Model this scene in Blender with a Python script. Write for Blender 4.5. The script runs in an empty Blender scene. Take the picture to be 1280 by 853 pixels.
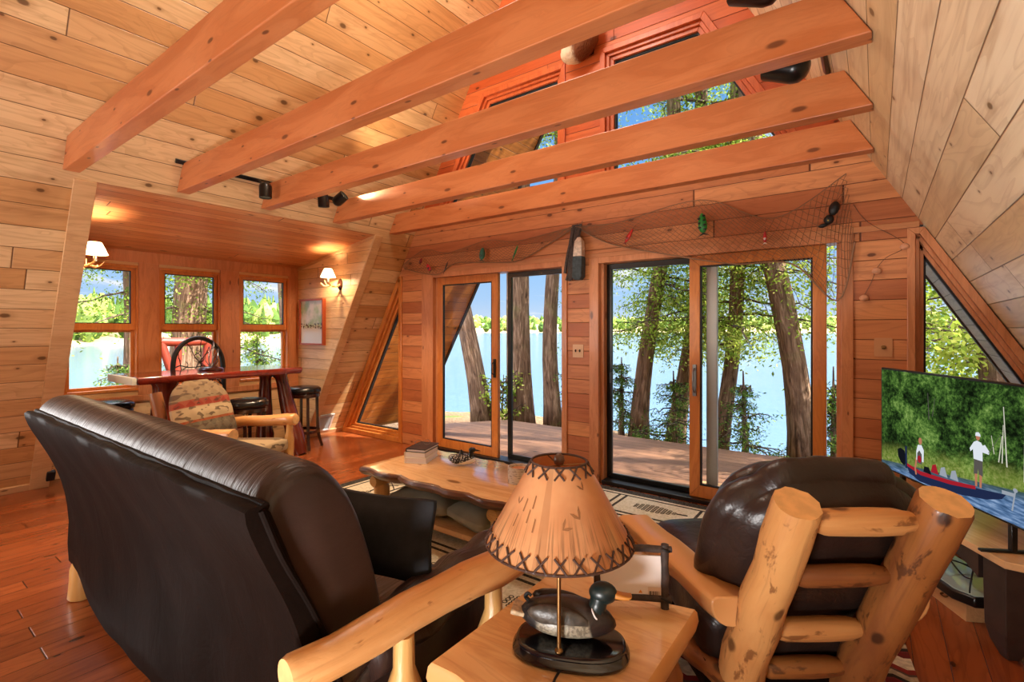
import bpy, math, random
import numpy as np
from mathutils import Vector, Matrix
R = random.Random(11)
NR = np.random.RandomState(5)
PI = math.pi
V = Vector
col = bpy.context.scene.collection

# ---------------------------------------------------------------- mesh builder
class MB:
    def __init__(s):
        s.v = []; s.f = []; s.uv = []; s.m = []; s.a = []
    def loft(s, rings, m=0, cap=True):
        b = len(s.v); n = len(rings[0])
        for r in rings: s.v.extend(tuple(p) for p in r)
        for i in range(len(rings)-1):
            for j in range(n):
                j2 = (j+1) % n
                s.face([b+i*n+j, b+i*n+j2, b+(i+1)*n+j2, b+(i+1)*n+j], None, m)
        if cap:
            s.face([b+j for j in range(n)][::-1], None, m); s.face([b+(len(rings)-1)*n+j for j in range(n)], None, m)
        return s
    def face(s, idx, uv=None, m=0, a=0.0):
        s.f.append(tuple(idx)); s.uv.append(uv); s.m.append(m); s.a.append(a)
    def box(s, c, size, rot=None, m=0):
        c = V(c); hx, hy, hz = size[0]/2, size[1]/2, size[2]/2
        b = len(s.v)
        for x in (-hx, hx):
            for y in (-hy, hy):
                for z in (-hz, hz):
                    p = V((x, y, z))
                    if rot: p = rot @ p
                    s.v.append(tuple(c+p))
        for q in ((0,1,3,2),(4,6,7,5),(0,4,5,1),(2,3,7,6),(0,2,6,4),(1,5,7,3)):
            s.face([b+i for i in q], None, m)
        return s
    def box2(s, x0, x1, y0, y1, z0, z1, m=0):
        return s.box(((x0+x1)/2, (y0+y1)/2, (z0+z1)/2), (abs(x1-x0), abs(y1-y0), abs(z1-z0)), None, m)
    def tube(s, pts, rad, n=10, m=0, cap=True, capm=None, jit=0.0, closed=False, flat=1.0):
        pts = [V(p) for p in pts]
        k = len(pts)
        if not hasattr(rad, '__len__'): rad = [rad]*k
        t0 = (pts[1]-pts[0]).normalized()
        up = V((0,0,1)) if abs(t0.z) < .9 else V((1,0,0))
        nx = t0.cross(up).normalized()
        base = len(s.v); L = 0; Ls = []
        ph = [1+R.uniform(-jit, jit) for _ in range(n)]
        for i, p in enumerate(pts):
            if i == 0: t = (pts[1]-pts[0])
            elif i == k-1: t = (pts[i]-pts[i-1])
            else: t = (pts[i+1]-pts[i-1])
            t = t.normalized()
            if i: L += (p-pts[i-1]).length
            Ls.append(L)
            nx = (nx - t*nx.dot(t)).normalized(); ny = t.cross(nx)
            for j in range(n):
                a = 2*PI*j/n
                r = rad[i]*ph[j]*(1+R.uniform(-jit, jit)*.5)
                s.v.append(tuple(p + nx*(math.cos(a)*r) + ny*(math.sin(a)*r*flat)))
        off = R.uniform(0, 20)
        rr = sum(rad)/len(rad)
        for i in range(k-1 if not closed else k):
            i2 = (i+1) % k
            for j in range(n):
                j2 = (j+1) % n
                u0, u1 = off+Ls[i], off+(Ls[i2] if i2 else L+.1)
                w0, w1 = 2*PI*rr*j/n, 2*PI*rr*(j+1)/n
                s.face([base+i*n+j, base+i*n+j2, base+i2*n+j2, base+i2*n+j], [(u0,w0),(u0,w1),(u1,w1),(u1,w0)], m)
        if cap and not closed:
            cm = m if capm is None else capm
            s.face([base+j for j in range(n)][::-1], [(off+.05*math.cos(2*PI*j/n), .05*math.sin(2*PI*j/n)) for j in range(n)][::-1], cm)
            s.face([base+(k-1)*n+j for j in range(n)], [(off+.05*math.cos(2*PI*j/n), .05*math.sin(2*PI*j/n)) for j in range(n)], cm)
        return s
    def lathe(s, prof, n=24, mat=None, m=0, cap=True, sx=1, sy=1):
        base = len(s.v); k = len(prof)
        for r, z in prof:
            for j in range(n):
                a = 2*PI*j/n
                p = V((r*math.cos(a)*sx, r*math.sin(a)*sy, z))
                s.v.append(tuple(mat @ p if mat else p))
        for i in range(k-1):
            for j in range(n):
                j2 = (j+1) % n
                s.face([base+i*n+j, base+i*n+j2, base+(i+1)*n+j2, base+(i+1)*n+j],
                       [(prof[i][1], j/n*.5), (prof[i][1], (j+1)/n*.5), (prof[i+1][1], (j+1)/n*.5), (prof[i+1][1], j/n*.5)], m)
        if cap:
            if prof[0][0] > 1e-5: s.face([base+j for j in range(n)][::-1], None, m)
            if prof[-1][0] > 1e-5: s.face([base+(k-1)*n+j for j in range(n)], None, m)
        return s
    def prism(s, poly, z0, z1, mat=None, m=0, mside=None):
        b = len(s.v); n = len(poly)
        for z in (z0, z1):
            for x, y in poly:
                p = V((x, y, z)); s.v.append(tuple(mat @ p if mat else p))
        area = sum(poly[i][0]*poly[(i+1) % n][1]-poly[(i+1) % n][0]*poly[i][1] for i in range(n))
        o = list(range(n)) if area*(z1-z0) > 0 else list(range(n))[::-1]
        s.face([b+i for i in o[::-1]], None, m); s.face([b+n+i for i in o], None, m)
        for q in range(n):
            i, j = o[q], o[(q+1) % n]
            s.face([b+i, b+j, b+n+j, b+n+i], None, m if mside is None else mside)
        return s
    def grid(s, fn, nu, nv, m=0, wrapu=False, uvs=1.0):
        b = len(s.v)
        for i in range(nu+1):
            for j in range(nv+1):
                s.v.append(tuple(fn(i/nu, j/nv)))
        for i in range(nu):
            for j in range(nv):
                q = [b+i*(nv+1)+j, b+(i+1)*(nv+1)+j, b+(i+1)*(nv+1)+j+1, b+i*(nv+1)+j+1]
                s.face(q, [(i/nu*uvs, j/nv*uvs), ((i+1)/nu*uvs, j/nv*uvs), ((i+1)/nu*uvs, (j+1)/nv*uvs), (i/nu*uvs, (j+1)/nv*uvs)], m)
        return s
    def rbox(s, c, h, r, n=8, fn=None, rot=None, m=0):
        """rounded box, half sizes h, corner radius r, fn deforms the local point"""
        c = V(c); h = V(h); done = {}
        def vert(p):
            key = tuple(round(x, 5) for x in p)
            if key in done: return done[key]
            q = V([p[i]*h[i] for i in range(3)])
            inn = V([max(-(h[i]-r), min(h[i]-r, q[i])) for i in range(3)])
            d = q-inn
            if d.length > 1e-9: q = inn+d.normalized()*r*min(1, max(abs(d[0]), abs(d[1]), abs(d[2]))/r*1.0 if r else 1)
            if fn: q = V(fn(q, V(p)))
            if rot: q = rot @ q
            s.v.append(tuple(c+q)); done[key] = len(s.v)-1
            return done[key]
        for ax in range(3):
            for sg in (-1, 1):
                a1, a2 = (ax+1) % 3, (ax+2) % 3
                for i in range(n):
                    for j in range(n):
                        qs = []
                        for di, dj in ((0,0),(1,0),(1,1),(0,1)):
                            p = [0,0,0]; p[ax] = sg
                            p[a1] = -1+2*(i+di)/n; p[a2] = -1+2*(j+dj)/n
                            qs.append(vert(p))
                        if sg < 0: qs = qs[::-1]
                        s.face(qs, None, m)
        return s
    def ell(s, c, rad, n=14, k=9, rot=None, fn=None, m=0):
        c = V(c); base = len(s.v)
        for i in range(k+1):
            th = PI*i/k
            for j in range(n):
                a = 2*PI*j/n
                p = V((math.sin(th)*math.cos(a)*rad[0], math.sin(th)*math.sin(a)*rad[1], -math.cos(th)*rad[2]))
                if fn: p = V(fn(p))
                if rot: p = rot @ p
                s.v.append(tuple(c+p))
        for i in range(k):
            for j in range(n):
                j2 = (j+1) % n
                s.face([base+i*n+j, base+i*n+j2, base+(i+1)*n+j2, base+(i+1)*n+j], None, m)
        return s
    def build(s, name, mats, parent=None, loc=None, rot=None, sharp=38, bevel=0, smooth=True, mw=None, subd=0):
        me = bpy.data.meshes.new(name)
        me.from_pydata(s.v, [], s.f)
        if not isinstance(mats, (list, tuple)): mats = [mats]
        for mt in mats: me.materials.append(mt)
        if any(s.m): me.polygons.foreach_set('material_index', s.m)
        ul = me.uv_layers.new(name='UVMap')
        flat = []
        for f, u in zip(s.f, s.uv):
            if u is None: flat.extend([0.0]*(2*len(f)))
            else:
                for q in u: flat.extend(q)
        ul.data.foreach_set('uv', flat)
        if any(s.a):
            at = me.attributes.new('rnd', 'FLOAT', 'FACE'); at.data.foreach_set('value', s.a)
        if smooth:
            me.shade_smooth()
            if sharp < 180: me.set_sharp_from_angle(angle=math.radians(sharp))
        me.update()
        o = bpy.data.objects.new(name, me); col.objects.link(o)
        if parent: o.parent = parent
        if mw is not None: o.matrix_local = mw
        else:
            if loc: o.location = loc
            if rot: o.rotation_euler = rot
        if bevel:
            b = o.modifiers.new('Bevel', 'BEVEL'); b.width = bevel; b.segments = 2; b.limit_method = 'ANGLE'; b.angle_limit = math.radians(40)
        if subd:
            b = o.modifiers.new('Subdivision', 'SUBSURF'); b.levels = subd; b.render_levels = subd
        return o

def tag(o, label=None, cat=None, group=None, kind=None):
    if label: o['label'] = label
    if cat: o['category'] = cat
    if group: o['group'] = group
    if kind: o['kind'] = kind
    return o
def thing(name, label, cat, loc=(0,0,0), rz=0, group=None, mw=None):
    o = bpy.data.objects.new(name, None); col.objects.link(o); o.empty_display_size = .1
    if mw is not None: o.matrix_world = mw
    else: o.location = loc; o.rotation_euler = (0, 0, rz)
    return tag(o, label, cat, group)
def struct(o): o['kind'] = 'structure'; return o
def kids(o): return [c for c in bpy.data.objects if c.parent == o]
def dup(root, label, loc=None, rz=None, mw=None):
    r = root.copy(); col.objects.link(r); r['label'] = label
    if mw is not None: r.matrix_world = mw
    else:
        if loc: r.location = loc
        if rz is not None: r.rotation_euler = (0, 0, rz)
    for ch in kids(root):
        c = ch.copy(); col.objects.link(c); c.parent = r
        for g in kids(ch):
            d = g.copy(); col.objects.link(d); d.parent = c
    return r
def frame(o, ex, ey):
    ex = V(ex).normalized(); ey = V(ey).normalized(); ez = ex.cross(ey)
    return Matrix(((ex.x, ey.x, ez.x, o[0]), (ex.y, ey.y, ez.y, o[1]), (ex.z, ey.z, ez.z, o[2]), (0,0,0,1)))
def rect(x0, x1, y0, y1): return [(x0,y0),(x1,y0),(x1,y1),(x0,y1)]
def inset(poly, w):
    n = len(poly); res = []
    a = sum(poly[i][0]*poly[(i+1) % n][1]-poly[(i+1) % n][0]*poly[i][1] for i in range(n))
    sg = 1 if a > 0 else -1
    if not hasattr(w, '__len__'): w = [w]*n
    for i in range(n):
        p0, p1, p2 = V(poly[i-1]), V(poly[i]), V(poly[(i+1) % n])
        d1 = (p1-p0).normalized(); d2 = (p2-p1).normalized()
        n1 = V((-d1.y, d1.x))*sg; n2 = V((-d2.y, d2.x))*sg
        w1, w2 = w[i-1], w[i]
        q1 = p1+n1*w1; q2 = p1+n2*w2
        den = d1.x*d2.y-d1.y*d2.x
        if abs(den) < 1e-6: res.append(tuple(q1)); continue
        t = ((q2.x-q1.x)*d2.y-(q2.y-q1.y)*d2.x)/den
        res.append(tuple(q1+d1*t))
    return res
def ring(mb, poly, w, z0, z1, m=0):
    q = inset(poly, w); n = len(poly)
    for i in range(n):
        j = (i+1) % n
        mb.prism([poly[i], poly[j], q[j], q[i]], z0, z1, None, m)
    return q
def plate(name, polys, thick, mat, mw, parent=None, bevel=0):
    mb = MB()
    for p in polys: mb.prism(p, -thick, 0)
    return mb.build(name, mat, parent, mw=mw, smooth=False, bevel=bevel)

# ---------------------------------------------------------------- materials
def lin(h):
    h = h.lstrip('#'); c = [int(h[i:i+2], 16)/255 for i in (0, 2, 4)]
    return tuple([(x/12.92 if x <= .04045 else ((x+.055)/1.055)**2.4) for x in c])+(1,)
class NT:
    def __init__(s, name):
        s.mat = bpy.data.materials.new(name); s.mat.use_nodes = True
        s.t = s.mat.node_tree; s.N = s.t.nodes; s.L = s.t.links
        s.N.clear(); s.out = s.N.new('ShaderNodeOutputMaterial')
    def n(s, typ, **kw):
        nd = s.N.new(typ)
        ins = kw.pop('ins', {})
        for k, v in kw.items(): setattr(nd, k, v)
        for k, v in ins.items():
            if isinstance(v, bpy.types.NodeSocket): s.L.new(v, nd.inputs[k])
            else: nd.inputs[k].default_value = v
        return nd
    def math(s, op, a, b=None, c=None, clamp=False):
        nd = s.N.new('ShaderNodeMath'); nd.operation = op; nd.use_clamp = clamp
        for i, v in enumerate((a, b, c)):
            if v is None: continue
            if isinstance(v, bpy.types.NodeSocket): s.L.new(v, nd.inputs[i])
            else: nd.inputs[i].default_value = v
        return nd.outputs[0]
    def mix(s, f, a, b, mode='MIX'):
        nd = s.N.new('ShaderNodeMix'); nd.data_type = 'RGBA'; nd.blend_type = mode
        for k, v in ((0, f), (6, a), (7, b)):
            if isinstance(v, bpy.types.NodeSocket): s.L.new(v, nd.inputs[k])
            else: nd.inputs[k].default_value = v
        return nd.outputs[2]
    def ramp(s, f, stops, interp='LINEAR'):
        nd = s.N.new('ShaderNodeValToRGB'); cr = nd.color_ramp; cr.interpolation = interp
        while len(cr.elements) < len(stops): cr.elements.new(.5)
        for e, (p, c) in zip(cr.elements, stops):
            e.position = p; e.color = c if hasattr(c, '__len__') else (c, c, c, 1)
        s.L.new(f, nd.inputs[0]); return nd.outputs[0]
    def smooth(s, x, a, b):
        nd = s.N.new('ShaderNodeMapRange'); nd.interpolation_type = 'SMOOTHSTEP'
        s.L.new(x, nd.inputs[0]); nd.inputs[1].default_value = a; nd.inputs[2].default_value = b
        return nd.outputs[0]
    def xyz(s, out):
        nd = s.n('ShaderNodeSeparateXYZ', ins={0: out}); return nd.outputs
    def vec(s, x, y, z=0.0):
        nd = s.N.new('ShaderNodeCombineXYZ')
        for i, v in enumerate((x, y, z)):
            if isinstance(v, bpy.types.NodeSocket): s.L.new(v, nd.inputs[i])
            else: nd.inputs[i].default_value = v
        return nd.outputs[0]
    def coord(s, which='Object'): return s.n('ShaderNodeTexCoord').outputs[which]
    def noise(s, vec, scale=1, detail=3, rough=.5, dist=0):
        return s.n('ShaderNodeTexNoise', ins={'Vector': vec, 'Scale': scale, 'Detail': detail, 'Roughness': rough, 'Distortion': dist}).outputs[0]
    def bsdf(s, color, rough=.5, metal=0, spec=.5, bump=None, bstr=.3, bdist=.01, coat=0, sub=0, emis=None, estr=0, coatr=.1):
        b = s.N.new('ShaderNodeBsdfPrincipled')
        def st(k, v):
            if v is None: return
            if isinstance(v, bpy.types.NodeSocket): s.L.new(v, b.inputs[k])
            else: b.inputs[k].default_value = v
        st('Base Color', color); st('Roughness', rough); st('Metallic', metal); st('Specular IOR Level', spec)
        st('Coat Weight', coat); st('Coat Roughness', coatr)
        if emis is not None: st('Emission Color', emis); st('Emission Strength', estr)
        if bump is not None:
            bp = s.n('ShaderNodeBump', ins={'Height': bump, 'Strength': bstr, 'Distance': bdist}); s.L.new(bp.outputs[0], b.inputs['Normal'])
        s.L.new(b.outputs[0], s.out.inputs[0]); return s.mat

def plain(name, c, rough=.5, metal=0, spec=.5, var=.0, scale=8, bstr=0, coat=0):
    t = NT(name); c = lin(c) if isinstance(c, str) else c
    if var or bstr:
        nz = t.noise(t.coord(), scale, 4)
        cc = t.mix(t.smooth(nz, .3, .7), tuple(x*(1-var) for x in c[:3])+(1,), tuple(min(1, x*(1+var)) for x in c[:3])+(1,))
        return t.bsdf(cc, rough, metal, spec, nz if bstr else None, bstr, .01, coat)
    return t.bsdf(c, rough, metal, spec, coat=coat)

def planks(name, c1, c2, cdark, bw=.14, blen=2.6, rough=.42, knot=.5, gw=.045, coat=0.0, grain=1.0, swap=False, hue=None, gd=.45, coord='Object', coatr=.1):
    """boards running along local X, stacked along local Y"""
    t = NT(name); c1, c2, cd = lin(c1), lin(c2), lin(cdark)
    x, y, z = t.xyz(t.coord(coord))
    if swap: x, y = y, x
    rowf = t.math('DIVIDE', y, bw); row = t.math('FLOOR', rowf); fy = t.math('FRACT', rowf)
    wn = t.n('ShaderNodeTexWhiteNoise', noise_dimensions='1D', ins={'W': row}).outputs[0]
    xs = t.math('ADD', t.math('DIVIDE', x, blen), t.math('MULTIPLY', wn, 7.3)); cl = t.math('FLOOR', xs); fx = t.math('FRACT', xs)
    idv = t.vec(row, cl, 0.0)
    wn2 = t.n('ShaderNodeTexWhiteNoise', noise_dimensions='2D', ins={'Vector': idv})
    rid = wn2.outputs[0]
    seed = t.math('MULTIPLY', rid, 40.0)
    # long grain streaks
    gv = t.vec(t.math('MULTIPLY', x, 1.3), t.math('MULTIPLY', y, 22.0), seed)
    g1 = t.noise(gv, 1.0, 4, .6, .6)
    gv2 = t.vec(t.math('MULTIPLY', x, .9), t.math('MULTIPLY', y, 5.0), seed)
    g2 = t.noise(gv2, 1.0, 2, .5, 1.2)
    rings = t.math('FRACT', t.math('MULTIPLY', g2, 9.0)); rings = t.smooth(rings, .55, 1.0)
    base = t.mix(t.smooth(rid, .1, .9), c1, c2)
    base = t.mix(t.math('MULTIPLY', t.smooth(g1, .42, .75), .45*grain), base, cd)
    base = t.mix(t.math('MULTIPLY', rings, .22*grain), base, cd)
    # knots
    vs = t.vec(t.math('ADD', t.math('MULTIPLY', x, 3.1), t.math('MULTIPLY', wn, 13.0)), t.math('MULTIPLY', rowf, .85), 0.0)
    vo = t.n('ShaderNodeTexVoronoi', voronoi_dimensions='2D', ins={'Vector': vs, 'Scale': 1.0, 'Randomness': .9})
    sel = t.xyz(vo.outputs['Color'])[0]
    selm = t.math('LESS_THAN', sel, knot)
    ks = t.math('ADD', .75, t.math('MULTIPLY', t.xyz(vo.outputs['Color'])[1], 2.2))
    d = t.math('ADD', t.math('MULTIPLY', vo.outputs['Distance'], ks), t.math('MULTIPLY', t.noise(t.coord(coord), 40, 2), .03))
    core = t.math('MULTIPLY', t.smooth(d, .12, .07), selm)
    halo = t.math('MULTIPLY', t.smooth(d, .27, .1), selm)
    base = t.mix(t.math('MULTIPLY', halo, .35), base, cd)
    kc = tuple(q*.32 for q in cd[:3])+(1,)
    base = t.mix(t.math('MULTIPLY', core, .85), base, kc)
    # joints
    e = t.math('MINIMUM', fy, t.math('SUBTRACT', 1.0, fy))
    gr = t.smooth(e, 0.0, gw)
    ex = t.math('MINIMUM', fx, t.math('SUBTRACT', 1.0, fx))
    gx = t.smooth(ex, 0.0, .0018)
    gj = t.math('MULTIPLY', gr, gx)
    gcol = tuple(q*gd for q in cd[:3])+(1,)
    base = t.mix(t.smooth(gj, .75, .1), base, gcol)
    hgt = t.math('ADD', gj, t.math('MULTIPLY', g1, .06))
    return t.bsdf(base, rough, 0, .4, hgt, .6, .006, coat, coatr=coatr)

def logwood(name, c1, c2, cdark, rough=.4, coat=.15, knots=.35, bark=0.0):
    """peeled log: grain along UV.x"""
    t = NT(name); c1, c2, cd = lin(c1), lin(c2), lin(cdark)
    u, v, _ = t.xyz(t.coord('UV'))
    x, y, z = t.xyz(t.coord('Object'))
    pv = t.vec(t.math('MULTIPLY', u, 1.6), t.math('MULTIPLY', v, 9.0), 0.0)
    g = t.noise(pv, 1.0, 4, .6, .8)
    big = t.noise(t.vec(t.math('MULTIPLY', u, 7.0), t.math('MULTIPLY', v, 16.0), 3.0), 1.0, 4, .65, .5)
    fine = t.noise(t.vec(t.math('MULTIPLY', u, 2.5), t.math('MULTIPLY', v, 60.0), 7.0), 1.0, 3, .6, .2)
    base = t.mix(t.smooth(g, .3, .7), c1, c2)
    base = t.mix(t.math('MULTIPLY', t.smooth(fine, .5, .8), .35), base, cd)
    base = t.mix(t.math('MULTIPLY', t.smooth(big, .62-bark, .70-bark), .75), base, cd)
    vo = t.n('ShaderNodeTexVoronoi', ins={'Vector': t.vec(t.math('MULTIPLY', u, 4.0), t.math('MULTIPLY', v, 6.0), 0.0), 'Scale': 1.0}, voronoi_dimensions='2D')
    sel = t.math('LESS_THAN', t.xyz(vo.outputs['Color'])[0], knots)
    k = t.math('MULTIPLY', t.smooth(vo.outputs['Distance'], .13, .06), sel)
    base = t.mix(t.math('MULTIPLY', k, .8), base, tuple(q*.35 for q in cd[:3])+(1,))
    return t.bsdf(base, rough, 0, .45, t.math('ADD', g, big), .35, .008, coat)

def slabwood(name, c1, c2, cd, axis=0, rough=.25, coat=.4, knots=.25, sc=1.0, ring=.2):
    t = NT(name); c1, c2, cd = lin(c1), lin(c2), lin(cd)
    o = t.xyz(t.coord('Object')); a = o[axis]; b = o[1-axis] if axis < 2 else o[0]; c = o[2]
    pv = t.vec(t.math('MULTIPLY', a, 1.5*sc), t.math('MULTIPLY', b, 9.0*sc), t.math('MULTIPLY', c, 9.0*sc))
    g = t.noise(pv, 1.0, 4, .6, 1.0); rg = t.smooth(t.math('FRACT', t.math('MULTIPLY', g, 7.0)), .5, 1.0)
    fine = t.noise(t.vec(t.math('MULTIPLY', a, 3.0), t.math('MULTIPLY', b, 70.0), t.math('MULTIPLY', c, 70.0)), 1.0, 2)
    base = t.mix(t.smooth(g, .35, .65), c1, c2)
    base = t.mix(t.math('MULTIPLY', rg, ring), base, cd)
    base = t.mix(t.math('MULTIPLY', t.smooth(fine, .55, .8), .25), base, cd)
    vo = t.n('ShaderNodeTexVoronoi', ins={'Vector': t.vec(t.math('MULTIPLY', a, 2.6*sc), t.math('ADD', t.math('MULTIPLY', b, 7.0*sc), t.math('MULTIPLY', c, 7.0*sc)), 0.0), 'Scale': 1.0}, voronoi_dimensions='2D')
    sel = t.math('LESS_THAN', t.xyz(vo.outputs['Color'])[0], knots)
    ks = t.math('ADD', .7, t.math('MULTIPLY', t.xyz(vo.outputs['Color'])[1], 2.6))
    k = t.math('MULTIPLY', t.smooth(t.math('MULTIPLY', vo.outputs['Distance'], ks), .15, .07), sel)
    base = t.mix(t.math('MULTIPLY', k, .8), base, tuple(q*.4 for q in cd[:3])+(1,))
    return t.bsdf(base, rough, 0, .5, g, .08, .004, coat)

def leather(name, c1, c2, rough=.36, wr=(3.0, 18.0), wrs=.5, spec=.45):
    t = NT(name); c1, c2 = lin(c1), lin(c2); oc = t.coord()
    n1 = t.noise(oc, 3, 3); n2 = t.noise(oc, 160, 2)
    x, y, z = t.xyz(oc)
    w = t.noise(t.vec(t.math('MULTIPLY', x, wr[1]), t.math('MULTIPLY', y, wr[0]), t.math('MULTIPLY', z, wr[0])), 1.0, 3, .55, 1.5)
    base = t.mix(t.smooth(n1, .3, .7), c1, c2)
    h = t.math('ADD', t.math('MULTIPLY', w, wrs*2), t.math('MULTIPLY', n2, .05))
    rr = t.math('ADD', rough-.06, t.math('MULTIPLY', n1, .14))
    return t.bsdf(base, rr, 0, spec, h, .45, .02)

def glassmat(name, tint=(1,1,1,1), refl=.06):
    t = NT(name)
    tr = t.n('ShaderNodeBsdfTransparent', ins={0: tint}); gl = t.n('ShaderNodeBsdfGlossy', ins={'Roughness': .02})
    lw = t.n('ShaderNodeFresnel', ins={'IOR': 1.35})
    bf = t.n('ShaderNodeNewGeometry').outputs['Backfacing']
    fac = t.math('MULTIPLY', lw.outputs[0], t.math('SUBTRACT', 1.0, bf))
    mx = t.n('ShaderNodeMixShader', ins={0: fac, 1: tr.outputs[0], 2: gl.outputs[0]})
    t.L.new(mx.outputs[0], t.out.inputs[0]); return t.mat

def leafmat(name, stops, trans=.45):
    t = NT(name)
    a = t.n('ShaderNodeAttribute', attribute_name='rnd').outputs['Fac']
    c = t.ramp(a, [(p, lin(h)) for p, h in stops])
    d = t.n('ShaderNodeBsdfDiffuse', ins={0: c}); tl = t.n('ShaderNodeBsdfTranslucent', ins={0: c})
    mx = t.n('ShaderNodeMixShader', ins={0: trans, 1: d.outputs[0], 2: tl.outputs[0]})
    t.L.new(mx.outputs[0], t.out.inputs[0]); return t.mat

def emit(name, c, s):
    t = NT(name); e = t.n('ShaderNodeEmission', ins={0: lin(c), 1: s}); t.L.new(e.outputs[0], t.out.inputs[0]); return t.mat

M = {}
M['roof'] = planks('pine_roof_boards', '#ecd9b6', '#d6b88a', '#a88257', .165, 4.2, .38, .5, .03)
M['roofwarm'] = planks('honey_pine_roof_boards', '#e6c596', '#cd9a64', '#9a6a3c', .165, 4.2, .38, .55, .03)
M['cedar'] = planks('cedar_wall_boards', '#d6925f', '#b56c42', '#894a2a', .135, 7.0, .42, .35, .035)
M['cedarup'] = planks('red_cedar_gable_boards', '#c8683a', '#b8552b', '#8f3d1e', .15, 2.4, .42, .3, .035)
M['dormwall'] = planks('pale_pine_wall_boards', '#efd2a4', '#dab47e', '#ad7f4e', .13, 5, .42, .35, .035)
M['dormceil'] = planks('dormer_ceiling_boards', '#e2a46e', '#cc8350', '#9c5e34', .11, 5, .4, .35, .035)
M['floor'] = planks('pine_floor_boards', '#a3552b', '#8c4521', '#5b2710', .125, 2.6, .22, .45, .02, coat=.35, gd=.5, coatr=.16)
M['deck'] = planks('deck_boards', '#805a40', '#6d4a34', '#3f2919', .14, 3.6, .7, .2, .05, gd=.3)
M['soffit'] = planks('soffit_boards', '#b9702c', '#a96424', '#743f12', .14, 3.2, .5, .4, .04)
M['beam'] = slabwood('beam_pine', '#c97c4a', '#ba6a39', '#84421e', 0, .42, .1, .42, 1.0, .1)
M['trimw'] = slabwood('cedar_trim', '#c98a5a', '#bb794a', '#8f5630', 0, .42, .1, .15)
M['trimv'] = slabwood('cedar_trim_upright', '#cf8c5e', '#be7a4c', '#8a4f2e', 1, .42, .1, .2)
M['sashw'] = slabwood('window_sash_wood', '#d2853f', '#c27433', '#8f4d1d', 1, .35, .25, .05)
M['trimpale'] = slabwood('pale_trim', '#d9b182', '#cda273', '#9d7447', 0, .42, .1, .15)
M['log'] = logwood('peeled_log', '#d8a067', '#c88c50', '#8f5528', .34, .25, .18)
M['logpale'] = logwood('pale_log', '#dcae6c', '#cf9a58', '#9a5f2c', .34, .2, .22)
M['logbark'] = logwood('dark_log', '#98602f', '#7b4624', '#40200e', .44, .1, .35, .06)
M['logmot'] = logwood('mottled_log', '#d09a5e', '#bd8048', '#6b3d1d', .46, .08, .4, .07)
M['logred'] = logwood('red_stained_log', '#6e2a18', '#551c10', '#2b0d08', .22, .5, .15)
M['logout'] = logwood('red_outdoor_log', '#8f3420', '#7a2a18', '#47160c', .5, .1, .15)
M['slabtop'] = slabwood('pine_slab', '#e6bb88', '#d8a670', '#a0683a', 0, .2, .5, .3, .7)
M['slabedge'] = slabwood('live_edge', '#74431f', '#552c12', '#2a1407', 0, .4, .2, .5, 2.5)
M['redslab'] = slabwood('red_slab', '#7d2a1c', '#662015', '#2d0d08', 0, .12, .7, .3, .8)
M['skylit_end'] = plain('skylit_sawn_end', '#dfe3d2', .5, var=.06)  # sky reflection on the sawn table end put into its colour
M['leather'] = leather('brown_leather', '#33211b', '#271812', .43)
M['leatherb'] = leather('brown_leather_panel', '#160c08', '#100805', .6, (4, 6), .25, .07)  # panel darkened: shade on the sofa back put into the leather colour
M['leatherc'] = leather('chair_leather', '#2e211d', '#241813', .34, (7, 9), .3)
M['blackfab'] = plain('black_suede', '#14151a', .8, var=.3, scale=30, bstr=.1)
M['black'] = plain('black_metal', '#0b0b0c', .28)
M['blackmat'] = plain('black_matte', '#0d0d0e', .6)
M['blackvinyl'] = plain('black_vinyl', '#121314', .25, var=.2, scale=10)
M['darkwood'] = plain('dark_stained_wood', '#2c120c', .25, var=.35, scale=20, coat=.4)
M['espresso'] = plain('dark_apron_wood', '#3a2c26', .5, var=.2, scale=14)
M['lampbase'] = plain('black_lacquer', '#0d0c12', .13, coat=.5)
M['brass'] = plain('aged_brass', '#8f6d45', .35, 1)
M['steel'] = plain('brushed_metal', '#8d8f90', .35, 1)
M['white'] = plain('white_plastic', '#e8e6e2', .4)
M['ivory'] = plain('ivory_plate', '#d9b48f', .45)
M['paper'] = plain('white_paper', '#e6dedb', .6)
M['glass'] = glassmat('window_glass')
M['alum'] = plain('grey_aluminium', '#a9aca9', .4, .5)
M['sill'] = plain('black_sill', '#161413', .35)
M['olive'] = plain('grey_green_cushion', '#979079', .85, var=.12, scale=6, bstr=.2)
M['twig'] = plain('dark_twig', '#3d2f29', .7, var=.4, scale=40, bstr=.4)
M['net'] = plain('net_cord', '#8a6a50', .8)
M['rope'] = plain('net_rope', '#8d6b50', .8)
M['bundle'] = plain('grey_net_bunch', '#4d4440', .85, var=.2, scale=60, bstr=.5)
M['antler'] = plain('antler', '#c79a63', .4, var=.25, scale=20)
M['wire'] = plain('dark_wire', '#0f0d0c', .5)

# ---------------------------------------------------------------- room dimensions
RX, LX, W = 1.455, -6.04, 4.15          # roof feet at the floor, front wall plane
S3 = math.sqrt(3)
BACK, RAKE = -4.6, 5.65
APEX = (RX-LX)/2*S3
CXR = (RX+LX)/2
xr = lambda z: RX - z/S3
xl = lambda z: LX + z/S3
DY0, DY1, DZ = 1.08, 3.61, 2.50          # dormer opening
WX = -6.24                               # dormer window wall
sl = lambda z: z/(S3/2)                  # slope length for a height

fl = MB().box2(-6.6, 2.3, BACK, W+.16, -.12, 0)
# floor boards run along Y: build in a frame turned 90 degrees
o = plate('floor', [rect(BACK, W+.17, -2.3, 6.6)], .1, M['floor'], frame((0,0,0), (0,1,0), (-1,0,0))); struct(o)

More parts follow.
